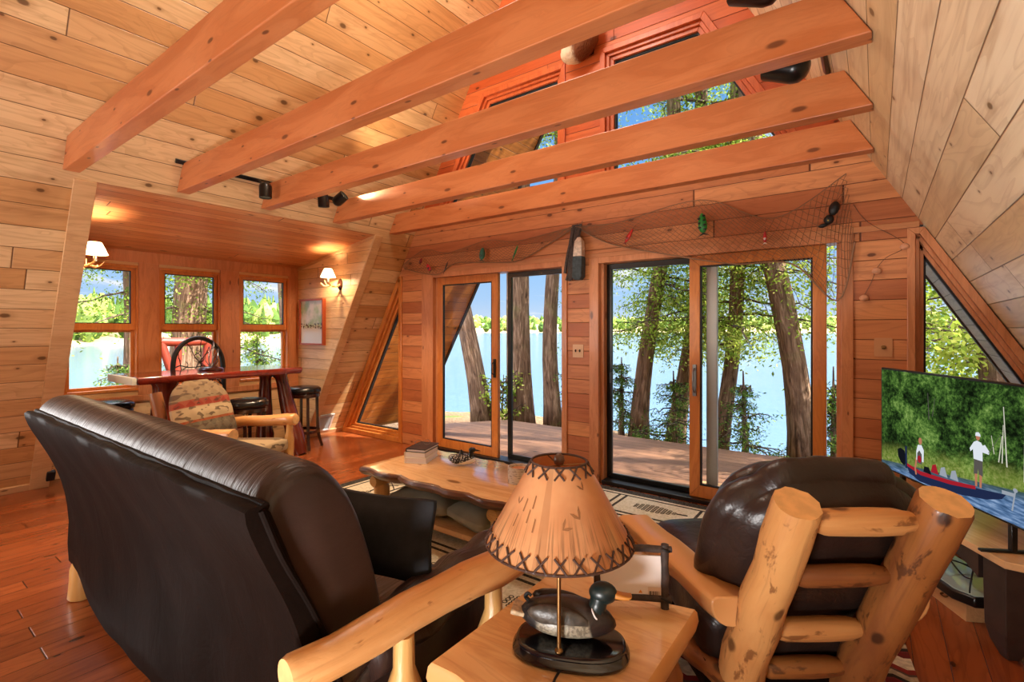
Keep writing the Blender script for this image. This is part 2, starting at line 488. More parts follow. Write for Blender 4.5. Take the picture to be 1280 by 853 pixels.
ml = frame((LX,0,0), (0,1,0), (.5,0,S3/2))
T = .1
top = sl(APEX)
o = plate('roof_left', [rect(BACK, DY0, -.05, top), rect(DY1, RAKE, -.05, top), rect(DY0, DY1, sl(DZ), top)], T, M['roofwarm'], ml); struct(o)
mr = frame((RX,0,0), (0,-1,0), (-.5,0,S3/2))      # normal points into the room
o = plate('roof_right', [rect(-RAKE, -BACK, -.05, top)], T, M['roof'], mr); struct(o)
# brown-stained overhang lining outside the front wall
o = plate('soffit_left', [rect(W+.17, RAKE-.01, 0, top-.1)], .012, M['soffit'], frame((LX+.0125,0,-.0), (0,1,0), (.5,0,S3/2))); struct(o)
M['greysoffit'] = planks('weathered_soffit', '#b9b2aa', '#a39a90', '#6e655c', .14, 1.2, .6, .2, .04)
o = plate('soffit_right', [rect(-RAKE+.01, -W-.17, 0, top-.1)], .012, M['greysoffit'], frame((RX-.0125,0,0), (0,-1,0), (-.5,0,S3/2))); struct(o)
# rake boards
M['fascia'] = plain('dark_fascia', '#2f211a', .6)
o = plate('trim_rake_left', [rect(RAKE-.02, RAKE+.03, -.05, top)], .2, M['fascia'], frame((LX+.03,0,0), (0,1,0), (.5,0,S3/2))); struct(o)
o = plate('trim_rake_right', [rect(-RAKE-.03, -RAKE+.02, -.05, top)], .2, M['fascia'], frame((RX-.03,0,0), (0,-1,0), (-.5,0,S3/2))); struct(o)
# back gable
mw = frame((0,BACK,0), (-1,0,0), (0,0,1))
o = plate('wall_back', [[(-RX,0),(-LX,0),(-CXR,APEX)]], .1, M['cedar'], mw); struct(o)

# front wall: local x = world X, local y = world Z, room side = local +z
mf = frame((0,W,0), (1,0,0), (0,0,1))
HD = 2.10; GB = 2.72; GT = 4.0
wl = [rect(-4.77, -4.41, 0, HD), rect(-2.40, -2.16, 0, HD), rect(-.13, .16, 0, HD)]
wl.append([(xl(HD),HD),(xr(HD),HD),(xr(GB),GB),(xl(GB),GB)])
o = plate('wall_front', wl, .15, M['cedar'], mf); struct(o)
zl, zr = lambda z: xl(z)+.0, lambda z: xr(z)
iw = .27
gw = [[(xl(GB),GB),(xl(GB)+iw,GB),(xl(GT)+iw,GT),(xl(GT),GT)], rect(-2.42,-2.05,GB,GT),
      [(xr(GB)-iw,GB),(xr(GB),GB),(xr(GT),GT),(xr(GT)-iw,GT)], [(xl(GT),GT),(xr(GT),GT),(CXR,APEX)]]
o = plate('wall_gable', gw, .15, M['cedarup'], mf); struct(o)
# board seam at the header and trims
mb = MB(); mb.prism(rect(xl(2.1)+.02, xr(2.1)-.02, 2.085, 2.125), -.001, .014)
o = mb.build('trim_1', M['trimw'], mw=mf, smooth=False, bevel=.003); struct(o)

def winframe(name, poly, mats, steps, glass_z=-.07, origin=mf, extra=None):
    """a fixed light: stepped wooden frame round a pane"""
    root = struct(thing(name, None, None)); root.matrix_world = origin
    p = poly; mb = MB()
    for w, z0, z1 in steps: p = ring(mb, p, w, z0, z1)
    mb.build('window_frame', mats, root, smooth=False, bevel=.004)
    g = MB(); ring(g, p, .012, glass_z-.03, glass_z+.012); g.build('glazing_bead', M['blackmat'], root, smooth=False)
    g = MB(); g.prism(p, glass_z-.004, glass_z); g.build('pane', M['glass'], root, smooth=False)
    return root
st = [(.06, -.13, .018), (.03, -.13, -.02), (.035, -.13, -.05)]
winframe('window_1', [(xl(0)+.02,0.0),(-4.77,0.0),(-4.77,2.083),(xl(2.083)+.004,2.083)], M['sashw'], st, -.09)
st = [(.042, -.13, .018), (.022, -.13, -.015), (.022, -.13, -.04)]
winframe('window_2', [(.16,0.0),(RX-.02,0.0),(xr(2.083)-.004,2.083),(.16,2.083)], M['trimv'], st, -.07)
M['redsash'] = slabwood('red_window_wood', '#c9673a', '#b9562c', '#8a3a1c', 1, .38, .2, .1)
stu = [(.05, -.12, .02), (.03, -.12, -.012), (.035, -.12, -.035)]
winframe('window_3', [(xl(GB)+iw,GB),(-2.42,GB),(-2.42,GT),(xl(GT)+iw,GT)], M['redsash'], stu)
winframe('window_4', [(-2.05,GB),(xr(GB)-iw,GB),(xr(GT)-iw,GT),(-2.05,GT)], M['redsash'], stu)

# ---------------------------------------------------------------- sliding doors
def sliding_door(name, x0, x1, xa, xb, leaf_side, open_l, open_r):
    root = struct(thing(name, None, None)); root.matrix_world = mf
    mb = MB()
    mb.prism(rect(x0, xa, 0, HD-.015), -.15, .016); mb.prism(rect(xb, x1, 0, HD-.015), -.15, .016)
    mb.prism(rect(xa, xb, 2.03, HD-.015), -.15, .016)
    mb.prism(rect(xa, xa+.03, 0, 2.03), -.15, -.03); mb.prism(rect(xb-.03, xb, 0, 2.03), -.15, -.03)
    mb.build('door_frame', M['trimv'], root, smooth=False, bevel=.003)
    s = MB(); s.prism(rect(xa+.03, xb-.03, 0, .035), -.15, .02); s.build('door_sill', M['sill'], root, smooth=False, bevel=.004)
    # the wooden leaf
    l0, l1 = leaf_side
    lp = rect(l0, l1, .036, 2.028)
    lf = MB(); q = ring(lf, lp, [.1, .085, .085, .085], -.075, -.03); leaf = lf.build('door_leaf', M['sashw'], root, smooth=False, bevel=.004)
    gb = MB(); ring(gb, q, .012, -.06, -.035); gb.build('glazing_bead', M['blackmat'], leaf, smooth=False)
    g = MB(); g.prism(q, -.054, -.05); g.build('pane', M['glass'], leaf, smooth=False)
    # the black framed screen in the opening
    sp = rect(open_l, open_r, .036, 2.028)
    sc = MB(); ring(sc, sp, [.045, .03, .05, .05], -.13, -.1); sc.build('screen_frame', M['black'], root, smooth=False, bevel=.003)
    return root, leaf
d1, leaf1 = sliding_door('door_1', -4.41, -2.40, -4.22, -2.455, (-4.19, -3.28), -3.2, -2.485)
h = MB(); h.box((-3.318, 1.0, -.022), (.03, .2, .016)); h.tube([(-3.318,.93,-.014),(-3.318,.95,.025),(-3.318,1.05,.025),(-3.318,1.07,-.014)], .007, 8); h.build('door_handle', M['black'], leaf1, bevel=.002)
d2, leaf2 = sliding_door('door_2', -2.16, -.13, -2.065, -.2, (-1.255, -.29), -2.035, -1.22)
h = MB(); h.box((-1.21, 1.0, -.022), (.03, .26, .016)); h.tube([(-1.21,.9,-.014),(-1.21,.93,.022),(-1.21,1.07,.022),(-1.21,1.1,-.014)], .007, 8); h.build('door_handle', M['steel'], leaf2, bevel=.002)
h = MB(); h.prism(rect(-2.0, -1.97, .92, 1.02), -.1, -.075); h.build('door_latch', M['black'], d2, smooth=False, bevel=.003)
h = MB(); h.prism(rect(-1.14, -1.055, .04, 2.02), -.15, -.11); h.build('screen_stile', M['alum'], d2, smooth=False, bevel=.004)

# ---------------------------------------------------------------- dormer
TC = 2.235                                # ceiling height at the window wall
mwn = frame((WX,0,0), (0,1,0), (0,0,1))   # local x = world Y, y = Z, +z into the room (+X)
wins = [(1.25, 1.835), (2.02, 2.635), (2.85, 3.48)]
z0, z1 = .78, 2.09
pl = [rect(DY0, DY1, 0, z0), rect(DY0, DY1, z1, TC+.06)]
ys = [DY0]+[q for w in wins for q in w]+[DY1]
for i in range(0, 8, 2): pl.append(rect(ys[i], ys[i+1], z0, z1))
o = plate('wall_dormer', [p for p in pl], .12, M['dormwall'], mwn); struct(o)
mb = MB()
for i in range(0, 8, 2): mb.prism(rect(ys[i]+.0, ys[i+1], z0-.05, z1+.03), 0, .02)
mb.prism(rect(DY0, DY1, z1+.03, TC+.03), 0, .022)
mb.prism(rect(DY0, DY1, z0-.11, z0-.05), 0, .03)
o = mb.build('trim_2', M['trimv'], mw=mwn, smooth=False, bevel=.003); struct(o)
for i, (a, b) in enumerate(wins):
    root = struct(thing('window_%d' % (5+i), None, None)); root.matrix_world = mwn
    mb = MB(); ring(mb, rect(a, b, z0, z1), [.03,.018,.03,.018], -.12, .012); mb.build('window_frame', M['sashw'], root, smooth=False, bevel=.003)
    a2, b2 = a+.018, b-.018
    up = MB(); q = ring(up, rect(a2, b2, 1.415, z1-.03), [.065,.04,.03,.04], -.05, -.01); u = up.build('upper_sash', M['sashw'], root, smooth=False, bevel=.003)
    g = MB(); ring(g, q, .008, -.04, -.012); g.build('glazing_bead', M['blackmat'], u, smooth=False)
    g = MB(); g.prism(q, -.034, -.03); g.build('pane', M['glass'], u, smooth=False)
    lo = MB(); q = ring(lo, rect(a2, b2, z0+.03, 1.42), [.03,.03,.03,.03], -.1, -.06); u = lo.build('lower_sash', M['sashw'], root, smooth=False, bevel=.003)
    g = MB(); g.prism(q, -.084, -.08); g.build('pane', M['glass'], u, smooth=False)
# dormer side walls (triangular, parallel to the front wall) and ceiling
tl = [(WX-.02,0),(LX,0),(xl(DZ),DZ),(WX-.02,TC+.02)]
zc = lambda x: DZ + (xl(DZ)-x)*-(DZ-TC)/(xl(DZ)-WX)
o = plate('wall_dormer_far', [tl], .1, M['dormwall'], frame((0,DY1-.004,0), (1,0,0), (0,0,1))); struct(o)
o = plate('wall_dormer_near', [[(-x, z) for x, z in tl][::-1]], .1, M['dormwall'], frame((0,DY0+.004,0), (-1,0,0), (0,0,1))); struct(o)
dcx = V((xl(DZ)-WX, 0, DZ-TC)); L = dcx.length
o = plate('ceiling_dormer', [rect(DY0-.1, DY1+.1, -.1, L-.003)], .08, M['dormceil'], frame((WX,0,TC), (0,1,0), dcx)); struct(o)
tr = MB(); tr.prism([(WX, TC-.035), (xl(DZ)-.02, DZ-.035), (xl(DZ)-.02, DZ), (WX, TC)], 0, .018)
struct(tr.build('trim_3', M['trimpale'], mw=frame((0,DY1,0), (1,0,0), (0,0,1)), smooth=False))
# sloping trim boards on both edges of the opening
for nm, y0, y1 in (('trim_4', DY0-.11, DY0+.02), ('trim_5', DY1-.02, DY1+.09)):
    mb = MB(); mb.prism(rect(y0, y1, 0, sl(DZ)), 0, .02); struct(mb.build(nm, M['trimpale'], mw=ml, smooth=False, bevel=.003))
for nm, y0, y1 in (('baseboard_left', BACK+.1, DY0), ('baseboard_dormer', DY1+.09, W)):
    mb = MB(); mb.prism(rect(y0, y1, 0.0, .075), 0, .016); struct(mb.build(nm, M['trimpale'], mw=ml, smooth=False, bevel=.003))

# ---------------------------------------------------------------- ceiling beams
BY = [.905, 1.605, 2.285, 3.03, 3.775]
labs = ['ceiling beam nearest the camera, steepest of the five', 'second ceiling beam, running just above the dormer track light',
        'middle ceiling beam of the five, black can light at its end', 'fourth ceiling beam, between the two lowest-reaching tie beams',
        'last ceiling beam, right in front of the netted header wall']
for i, y in enumerate(BY):
    mb = MB(); zb, zt = 2.535, 2.745
    mb.prism([(xl(zb)+.004,zb),(xr(zb)-.004,zb),(xr(zt)-.004,zt),(xl(zt)+.004,zt)], -.095, 0)
    o = mb.build('ceiling_beam', M['beam'], mw=frame((0,y,0), (1,0,0), (0,0,1)), smooth=False, bevel=.005)
    tag(o, labs[i], 'beam', 'tie beams under the roof')
mb = MB(); mb.prism([(xl(2.535)+.004,2.535),(xr(2.535)-.004,2.535),(xr(2.745)-.004,2.745),(xl(2.745)+.004,2.745)], -.095, 0)
o = mb.build('ceiling_beam', M['beam'], mw=frame((0,.12,0), (1,0,0), (0,0,1)), smooth=False, bevel=.005)
tag(o, 'dark ceiling beam almost out of frame in the top corner', 'beam', 'tie beams under the roof')
SKY_LOW, SKY_HIGH, SUN, REAR, LOFT, SIDE_FILL, UPL, EXPO = .92, 11.0, 13.0, 60, 130, 75, 85, 0.2
SPOTS = []; BULBS = []
# ================================================================ furniture
def lerp(a, b, t): return a+(b-a)*t
def spline(pts, k=6, closed=False):
    """Catmull-Rom through points"""
    P = [V(p) for p in pts]; n = len(P); res = []
    rng = range(n if closed else n-1)
    for i in rng:
        g = lambda j: P[j % n] if closed else P[max(0, min(n-1, j))]
        p0, p1, p2, p3 = g(i-1), g(i), g(i+1), g(i+2)
        for q in range(k):
            t = q/k
            res.append(.5*((2*p1)+(p2-p0)*t+(2*p0-5*p1+4*p2-p3)*t*t+(3*p1-p0-3*p2+p3)*t**3))
    if not closed: res.append(P[-1])
    return res
def logpts(a, b, n=6, wob=.006):
    a, b = V(a), V(b)
    return [a.lerp(b, i/n)+V((R.uniform(-wob, wob), R.uniform(-wob, wob), R.uniform(-wob, wob)))*(0 if i in (0, n) else 1) for i in range(n+1)]
def log(a, b, r0, r1=None, name='log', mat=None, parent=None, n=14, endr=.86, capm=None, wob=.006, tenon=None, jit=.03):
    """a round log with eased ends; tenon=(where, r): narrows to a peg at the b end"""
    r1 = r1 if r1 else r0; a, b = V(a), V(b); L = (b-a).length; d = (b-a)/L
    ts = [0, min(.012/L, .1)]+[i/8 for i in range(1, 8)]+[1-min(.012/L, .1), 1]
    pts, rad = [], []
    for i, t in enumerate(ts):
        w = 0 if i < 2 or i > len(ts)-3 else wob
        pts.append(a+d*L*t+V((R.uniform(-w, w), R.uniform(-w, w), R.uniform(-w, w))))
        r = lerp(r0, r1, t)*(1+R.uniform(-.03, .03))
        if i in (0, len(ts)-1): r *= endr
        rad.append(r)
    if tenon:
        t0, tr = tenon
        pts = [p for p, t in zip(pts, ts) if t < t0-.02]; rad = rad[:len(pts)]
        pts += [a+d*L*t0, a+d*L*(t0+.5*(1-t0)), a+d*L]; rad += [lerp(r0, r1, t0), tr*1.05, tr]
    mb = MB(); mb.tube(pts, rad, n, 0, True, 1 if capm else None, jit)
    return mb.build(name, [mat, capm] if capm else mat, parent, sharp=50)
M['cut'] = plain('sawn_log_end', '#dcab70', .5, var=.12, scale=25)

# ---------------------------------------------------------------- sofa
sofa = thing('sofa', 'big brown leather sofa with log arms, its back turned to the camera', 'sofa', (-2.3, 1.1, 0))
def sec(x, bul, sh):
    p = [(.80,.42),(.745,.62),(.645,.85),(.585,.98),(.60,1.04),(.66,1.075+.006*bul),(.75,1.06+.006*bul),(.825+.03*bul,.96),(.88+.045*bul,.80),(.92+.05*bul,.64),(.945+.03*bul,.5),(.88,.42)]
    c = V((.76,.76)); pts = [V((a, b)) for a, b in p]
    pts = spline([(q.x, q.y, 0) for q in pts], 3, True)
    return [V((x, c.x+(q.x-c.x)*sh-1.1, c.y+(q.y-c.y)*sh)) for q in pts]
mb = MB(); rings = []
xs = [-1.15,-1.148,-1.135,-1.11]+[-1.08+i*.06 for i in range(37)]+[1.1,1.125,1.135,1.137]
for x in xs:
    e = min(x+1.15, 1.137-x); sh = min(1, .86+.14*math.sqrt(max(0, min(1, e/.045))))
    bul = (.45+.55*min(1, max(0, e/.3))**.5)*(.75+.25*abs(math.sin((x+1.15)/2.287*3*PI)))+.04*math.sin(x*23)+.03*math.sin(x*41+1)
    rings.append(sec(x, bul, sh))
mb.loft(rings); mb.build('back_cushion', M['leather'], sofa, sharp=180)
# outer back with a welted hem
prof = [(.54,1.0),(.555,.94),(.59,.86),(.63,.77),(.662,.68),(.69,.56),(.708,.4),(.712,.19),(.80,.19),(.80,.42),(.75,.62),(.66,.83),(.60,.985),(.57,1.008)]
mb = MB(); mt = Matrix(((0,0,1,0),(1,0,0,-1.1),(0,1,0,0),(0,0,0,1)))
rings = []
for x in [-1.155,-1.15]+[-1.14+i*.06 for i in range(39)]+[1.145, 1.15]:
    ee = min(x+1.155, 1.15-x); k = 1 if ee > .004 else .99
    lw_ = min(1, max(0, (x+1.15)/.55)); lw_ = lw_*lw_*(3-2*lw_)
    rings.append([V((x, q.x-1.1+.0025*math.sin(x*19+q.y*9), q.y+.003*math.sin(x*13)*(q.y > .9)-(.15*lw_ if q.y < .3 else 0))) for q in spline([(a, b, 0) for a, b in prof], 2, True)])
mb.loft(rings); bp = mb.build('back_panel', M['leatherb'], sofa, sharp=60)
mb = MB(); mb.tube([(x, .585-1.1+.003*math.sin(x*30), 1.005) for x in [-1.15+i*.0575 for i in range(41)]], .011, 8); mb.build('welt', M['leatherb'], bp)
mb = MB()
for sx in (1.152,): mb.tube(spline([(sx,.575-1.1,1.0),(sx,.625-1.1,.87),(sx,.70-1.1,.72),(sx,.765-1.1,.56),(sx,.79-1.1,.44)], 4), .008, 8)
mb.build('welt', M['leatherb'], bp)
def ssec(x, e):
    p = [(.86,.28),(.86,.42),(.95,.455),(1.1,.465+.01*e),(1.25,.47+.01*e),(1.38,.465),(1.47,.43),(1.49,.37),(1.46,.30),(1.36,.27)]
    return [V((x, q.x-1.1, q.y)) for q in spline([(a, b, 0) for a, b in p], 3, True)]
mb = MB(); rings = []
for i, x in enumerate([-1.13,-1.125,-1.1]+[-1.05+i*.07 for i in range(31)]+[1.09,1.115,1.12]):
    e = min(x+1.13, 1.12-x); r = ssec(x, min(1, e/.2)); sh = .9+.1*math.sqrt(min(1, e/.04)); c = V((x, .2, .43))
    rings.append([c+(q-c)*sh for q in r])
mb.loft(rings); mb.build('seat_cushion', M['leather'], sofa, sharp=180)
mb = MB(); mb.rbox((0, .03, .2), (1.12, .33, .1), .02, 6); mb.build('seat_base', M['leatherb'], sofa)
for s in (1, -1):
    P = [(s*1.08, lerp(-.2, .5, i/14)-.0, lerp(.475, .53, min(1, i/12))) for i in range(15)]+[(s*1.08, .525, .525), (s*1.08, .54, .51)]
    mb = MB(); mb.tube(P, [.09+.008*math.sin(i*1.7) for i in range(13)]+[.092, .08, .055, .015], 18, 0, True, None, .01, False, 1.0); mb.build('arm_pad', M['leather'], sofa, sharp=180)
for s, nm in ((1, 'near'), (-1, 'far')):
    x = 1.225*s
    if s > 0:
        log((1.195,-.49,.605), (1.285,.42,.62), .049, .063, 'arm', M['log'], sofa, 18, .93, M['cut'])
    else: log((-1.21,-.2,.60), (-1.25,.42,.615), .05, .062, 'arm', M['log'], sofa, 18, .93, M['cut'])
    log((x,-.16,.0), (x,-.16,.56), .068, .064, 'arm_post', M['logpale'], sofa, 14, .9, None, .004, (.66, .03))
    log((x+.02*s,.22,.0), (x+.02*s,.22,.56), .07, .066, 'arm_post', M['logpale'], sofa, 14, .9, None, .004, (.66, .03))
    log((1.09*s,-.36,.0), (1.09*s,-.32,.4), .052, .055, 'leg', M['logpale'], sofa, 14, .92, M['cut'])
    log((1.1*s,.45,.0), (1.1*s,.45,.24), .06, .06, 'leg', M['logpale'], sofa, 14, .92)

pil = MB()
def pf(q, p):
    x, y, z = q; k = (1-abs(p.x)**3)*(1-abs(p.z)**3)
    return (x*(1-.06*(1-abs(p.z))), y*(.25+.75*k), z*(1-.08*(1-p.x*p.x)))
pil.rbox((0,0,0), (.225,.065,.145), .02, 10, pf)
o = pil.build('throw_pillow', M['blackfab'], loc=(-1.44,1.13,.69), rot=(-.12, .03, .36), sharp=180)
tag(o, 'black suede throw pillow standing on the seat of the leather sofa', 'pillow')

# ---------------------------------------------------------------- coffee table
ct = thing('coffee_table', 'low live-edge pine coffee table on log legs, on the pinecone rug', 'table', (-2.25, 2.51, .0135))
def live(x0, x1, y0, y1, n=22, amp=.015):
    pts = [(lerp(x0, x1, i/n), y0+amp*math.sin(i*1.3)+R.uniform(-amp, amp)*.6) for i in range(n+1)]
    pts += [(lerp(x1, x0, i/n), y1+amp*math.sin(i*1.1+2)+R.uniform(-amp, amp)*.6) for i in range(n+1)]
    return pts
def slab(mb, poly, z0, z1, over=.018):
    """top face material 0, rounded bark edge material 1"""
    n = len(poly); cx = sum(p[0] for p in poly)/n; cy = sum(p[1] for p in poly)/n
    ins = lambda k: [(x+(cx-x)*k/max(.05, abs(cx-x)+.0) if False else x-math.copysign(k, x-cx)*(abs(x-cx) > .1), y-math.copysign(k, y-cy)*(abs(y-cy) > .05)) for x, y in poly]
    h = z1-z0
    lev = [(z1, over), (z1-.12*h, over*.35), (z1-.45*h, 0), (z1-.8*h, over*.7), (z0, over*1.6)]
    b = len(mb.v)
    for z, k in lev: mb.v.extend([(x, y, z) for x, y in ins(k)])
    a = sum(poly[i][0]*poly[(i+1) % n][1]-poly[(i+1) % n][0]*poly[i][1] for i in range(n))
    for l in range(4):
        for i in range(n):
            j = (i+1) % n; q = [b+l*n+i, b+(l+1)*n+i, b+(l+1)*n+j, b+l*n+j]
            mb.face(q if a > 0 else q[::-1], None, 1)
    t = [b+i for i in range(n)]; mb.face(t if a > 0 else t[::-1], None, 0)
    t = [b+4*n+i for i in range(n)]; mb.face(t[::-1] if a > 0 else t, None, 1)
mb = MB(); slab(mb, live(-.70, .70, -.34, .35), .375, .4365); mb.build('table_top', [M['slabtop'], M['slabedge']], ct, sharp=35)
for sx in (-1, 1):
    for sy in (-1, 1):
        lx = -.6 if sx < 0 else .47
        log((lx,.22*sy,.001), (lx,.22*sy,.375), .058, .055, 'leg', M['logpale'], ct, 14, .93, M['cut'], .003, (.74, .03))
    log((lx,-.3,.335), (lx,.3,.335), .042, .04, 'rail', M['logpale'], ct, 12, .9)
mb = MB(); mb.rbox((-.065,0,.1), (.58,.2,.02), .01, 4); mb.build('shelf', M['slabtop'], ct)
for k, (x, y, sx, sy, rz, lb) in enumerate([(-2.55,2.5,.27,.19,.1,'plump grey-green cushion at the log-leg end of the coffee table shelf'), (-2.06,2.46,.21,.16,-.25,'smaller grey-green cushion beside it on the coffee table shelf, nearer the lamp')]):
    mb = MB()
    mb.rbox((0,0,0), (sx,sy,.095), .05, 10, lambda q, p: (q.x, q.y, q.z*(.3+.7*(1-abs(p.x)**2.5)*(1-abs(p.y)**2.5))*(1+.12*math.sin(q.x*14+q.y*9))))
    o = mb.build('floor_cushion', M['olive'], loc=(x, y, .219), rot=(0,0,rz), sharp=180)
    tag(o, lb, 'cushion', 'cushions under the coffee table')
# books
def book(loc, rz, w, d, h, cover, label):
    root = thing('book', label, 'book', loc, rz, 'books on the coffee table')
    mb = MB(); mb.box((0,0,h-.0025), (w,d,.005)); mb.box((0,0,.0025), (w,d,.005)); mb.box((-w/2+.003,0,h/2), (.006,d,h)); mb.build('cover', cover, root, smooth=False)
    mb = MB(); mb.box((.0,0,h/2), (w-.012,d-.008,h-.01)); mb.build('pages', M['paper'], root, smooth=False)
ba = math.atan2(.27, -.13)-PI/2
M['bookw'] = plain('cream_cover', '#e6e2da', .5); M['bookd'] = plain('navy_cover', '#20242c', .35); M['bookg'] = plain('tan_cover', '#d9cfbe', .5)
book((-2.74,2.57,.45), ba+.02, .17, .26, .04, M['bookw'], 'cream book at the bottom of the stack on the coffee table')
book((-2.742,2.572,.49), ba-.05, .165, .25, .036, M['bookg'], 'tan book in the middle of the stack on the coffee table')
book((-2.735,2.575,.526), ba-.1, .155, .235, .024, M['bookd'], 'dark navy book topping the stack, reading glasses lying on it')
gl = thing('reading_glasses', 'folded wire reading glasses lying on the navy book', 'glasses', (-2.735,2.575,.552), ba+.4)
for s in (-1, 1):
    mb = MB(); mb.tube([(.032*s+.024*math.cos(a), .0, .022+.018*math.sin(a)) for a in [2*PI*i/14 for i in range(14)]], .0018, 6, closed=True); mb.build('lens_rim', M['steel'], gl)
    mb = MB(); mb.tube([(.058*s,0,.026),(.06*s,.03,.02),(.05*s,.12,.003)], .0016, 6); mb.build('temple', M['steel'], gl)
mb = MB(); mb.tube([(-.009,0,.026),(0,.002,.03),(.009,0,.026)], .0016, 6); mb.build('bridge', M['steel'], gl)
# loon decoy
def duckbody(mb, L, Wd, H, m=0, tailup=.25):
    def f(p):
        t = p.x/(L/2)
        return (p.x, p.y*(1-.25*max(0, t)**2), p.z*(1 if p.z > 0 else .55)+tailup*H*max(0, -t-.35)**1.5*1.3)
    mb.ell((0,0,H*.28), (L/2, Wd/2, H*.5), 20, 14, None, f, m)
M['loonback'] = None
t = NT('checkered_loon'); oc = t.coord(); x, y, z = t.xyz(oc)
ck = t.n('ShaderNodeTexVoronoi', ins={'Vector': oc, 'Scale': 95.0}); dots = t.smooth(ck.outputs['Distance'], .38, .28)
bk = t.mix(dots, lin('#16181a'), lin('#d6d8d4')); cc = t.mix(t.smooth(t.math('SUBTRACT', z, t.math('MULTIPLY', x, .32)), .02, .025), lin('#eceae4'), bk)
M['loon'] = t.bsdf(cc, .4)
M['loonhead'] = plain('loon_black_head', '#0c1012', .3)
ln = thing('loon_decoy', 'small black and white loon decoy standing on the coffee table', 'decoy', (-2.39,2.63,.45), .55)
mb = MB(); duckbody(mb, .2, .105, .1); b = mb.build('body', M['loon'], ln, sharp=180); b.location.z = .003
for v in b.data.vertices:
    if v.co.z < 0: v.co.z = 0
mb = MB(); mb.tube(spline([(.06,0,.06),(.066,0,.085),(.07,0,.105)], 3), [.02,.019,.018,.017,.017,.017,.018], 12); mb.ell((.075,0,.108), (.027,.02,.02), 12, 8)
hd = mb.build('head', M['loonhead'], ln, sharp=180)
mb = MB(); mb.lathe([(.008,0),(.006,.02),(.001,.042)], 8, Matrix.Translation((.094,0,.106)) @ Matrix.Rotation(PI/2+.12, 4, 'Y')); mb.build('bill', M['loonhead'], hd)
mb = MB(); mb.lathe([(.018,.0),(.014,.02),(.006,.036),(0,.04)], 10, Matrix.Translation((-.005,.0,.07))); mb.build('chick', M['loonhead'], ln)
# candle
cd = thing('jar_candle', 'birch-bark candle holder on the coffee table, half hidden by the lamp shade', 'candle', (-1.83,2.55,.45))
t = NT('birch_bark'); oc = t.coord(); x, y, z = t.xyz(oc)
nz = t.noise(t.vec(t.math('MULTIPLY', x, 30.0), t.math('MULTIPLY', y, 30.0), t.math('MULTIPLY', z, 120.0)), 1, 3)
M['birch'] = t.bsdf(t.mix(t.smooth(nz, .5, .68), lin('#d9d6cf'), lin('#8d8a84')), .6)
mb = MB(); mb.lathe([(.068,0),(.07,.01),(.07,.1),(.064,.1),(.064,.06),(0,.06)], 28); mb.build('holder', M['birch'], cd, sharp=40)
mb = MB(); mb.lathe([(.0635,.061),(.0635,.082),(.05,.084),(0,.083)], 24); mb.build('wax', plain('amber_wax', '#c98a56', .4), cd)

# ---------------------------------------------------------------- end table and its lamp
et = thing('end_table', 'pine slab end table carrying the duck lamp, between sofa and armchair', 'table', (-.695, 1.24, 0))
mb = MB(); slab(mb, live(-.25, .25, -.34, .33, 12, .006), .465, .55, .01); mb.build('table_top', [M['slabtop'], M['log']], et, sharp=35)
M['slabtop2'] = M['slabtop']
for sx in (-1, 1):
    for sy in (-1, 1):
        log((.18*sx,.25*sy,.0), (.18*sx,.25*sy,.465), .05, .048, 'leg', M['logbark'], et, 12, .93, None, .003, (.8, .03))
mb = MB(); mb.box((0,0,.15), (.34,.5,.025)); mb.build('shelf', M['slabtop'], et, bevel=.004)

lp = thing('table_lamp', 'duck decoy table lamp with laced parchment shade, unlit, on the end table', 'lamp', (-.668, 1.17, .55), math.radians(25))
mb = MB()
for (k, z) in (): pass
def oval(rx, ry, n=40): return [(rx*math.copysign(abs(math.cos(a))**.75, math.cos(a)), ry*math.copysign(abs(math.sin(a))**.8, math.sin(a))) for a in [2*PI*i/n for i in range(n)]]
rings = [[V((x, y, z)) for x, y in oval(a, b)] for a, b, z in ((.152,.094,0),(.157,.099,.006),(.157,.099,.012),(.15,.092,.018),(.145,.087,.024),(.148,.09,.029),(.145,.087,.034),(.138,.08,.036))]
mb.loft(rings); mb.build('base', M['lampbase'], lp, sharp=50)
px, py = -.024, -.066
mb = MB(); mb.tube([(px,py,.034),(px,py,.2),(px,py,.5)], .0055, 10); mb.lathe([(.011,.034),(.011,.04),(.006,.046)], 12, Matrix.Translation((px,py,0))); mb.build('pole', M['brass'], lp)
# shade: parchment cone with painted reeds and flying ducks
t = NT('parchment_shade'); oc = t.coord(); x, y, z = t.xyz(oc)
ang = t.math('ARCTAN2', y, x)
n1 = t.noise(oc, 9, 4); n2 = t.noise(t.vec(t.math('MULTIPLY', ang, 26.0), t.math('MULTIPLY', z, 5.0), 0.0), 1.0, 3, .6)
pc = t.mix(t.smooth(n1, .3, .7), lin('#e2aa78'), lin('#d29362'))
pale = t.smooth(t.noise(t.vec(t.math('MULTIPLY', ang, 1.3), t.math('MULTIPLY', z, 3.0), 2.0), 1.0, 2), .5, .75)
pc = t.mix(t.math('MULTIPLY', pale, .55), pc, lin('#ead0a2'))
hz = t.math('ADD', .03, t.math('MULTIPLY', t.noise(t.vec(t.math('MULTIPLY', ang, 3.0), 0.0, 0.0), 1.0, 2), .09))
reed = t.math('MULTIPLY', t.smooth(n2, .5, .62), t.smooth(t.math('SUBTRACT', z, hz), .05, -.03))
pc = t.mix(t.math('MULTIPLY', reed, .5), pc, lin('#5d3d26'))
seam = t.smooth(t.math('ABSOLUTE', t.math('ADD', ang, 1.72)), .085, .07)
pc = t.mix(t.math('MULTIPLY', seam, .3), pc, lin('#8a4f2a'))
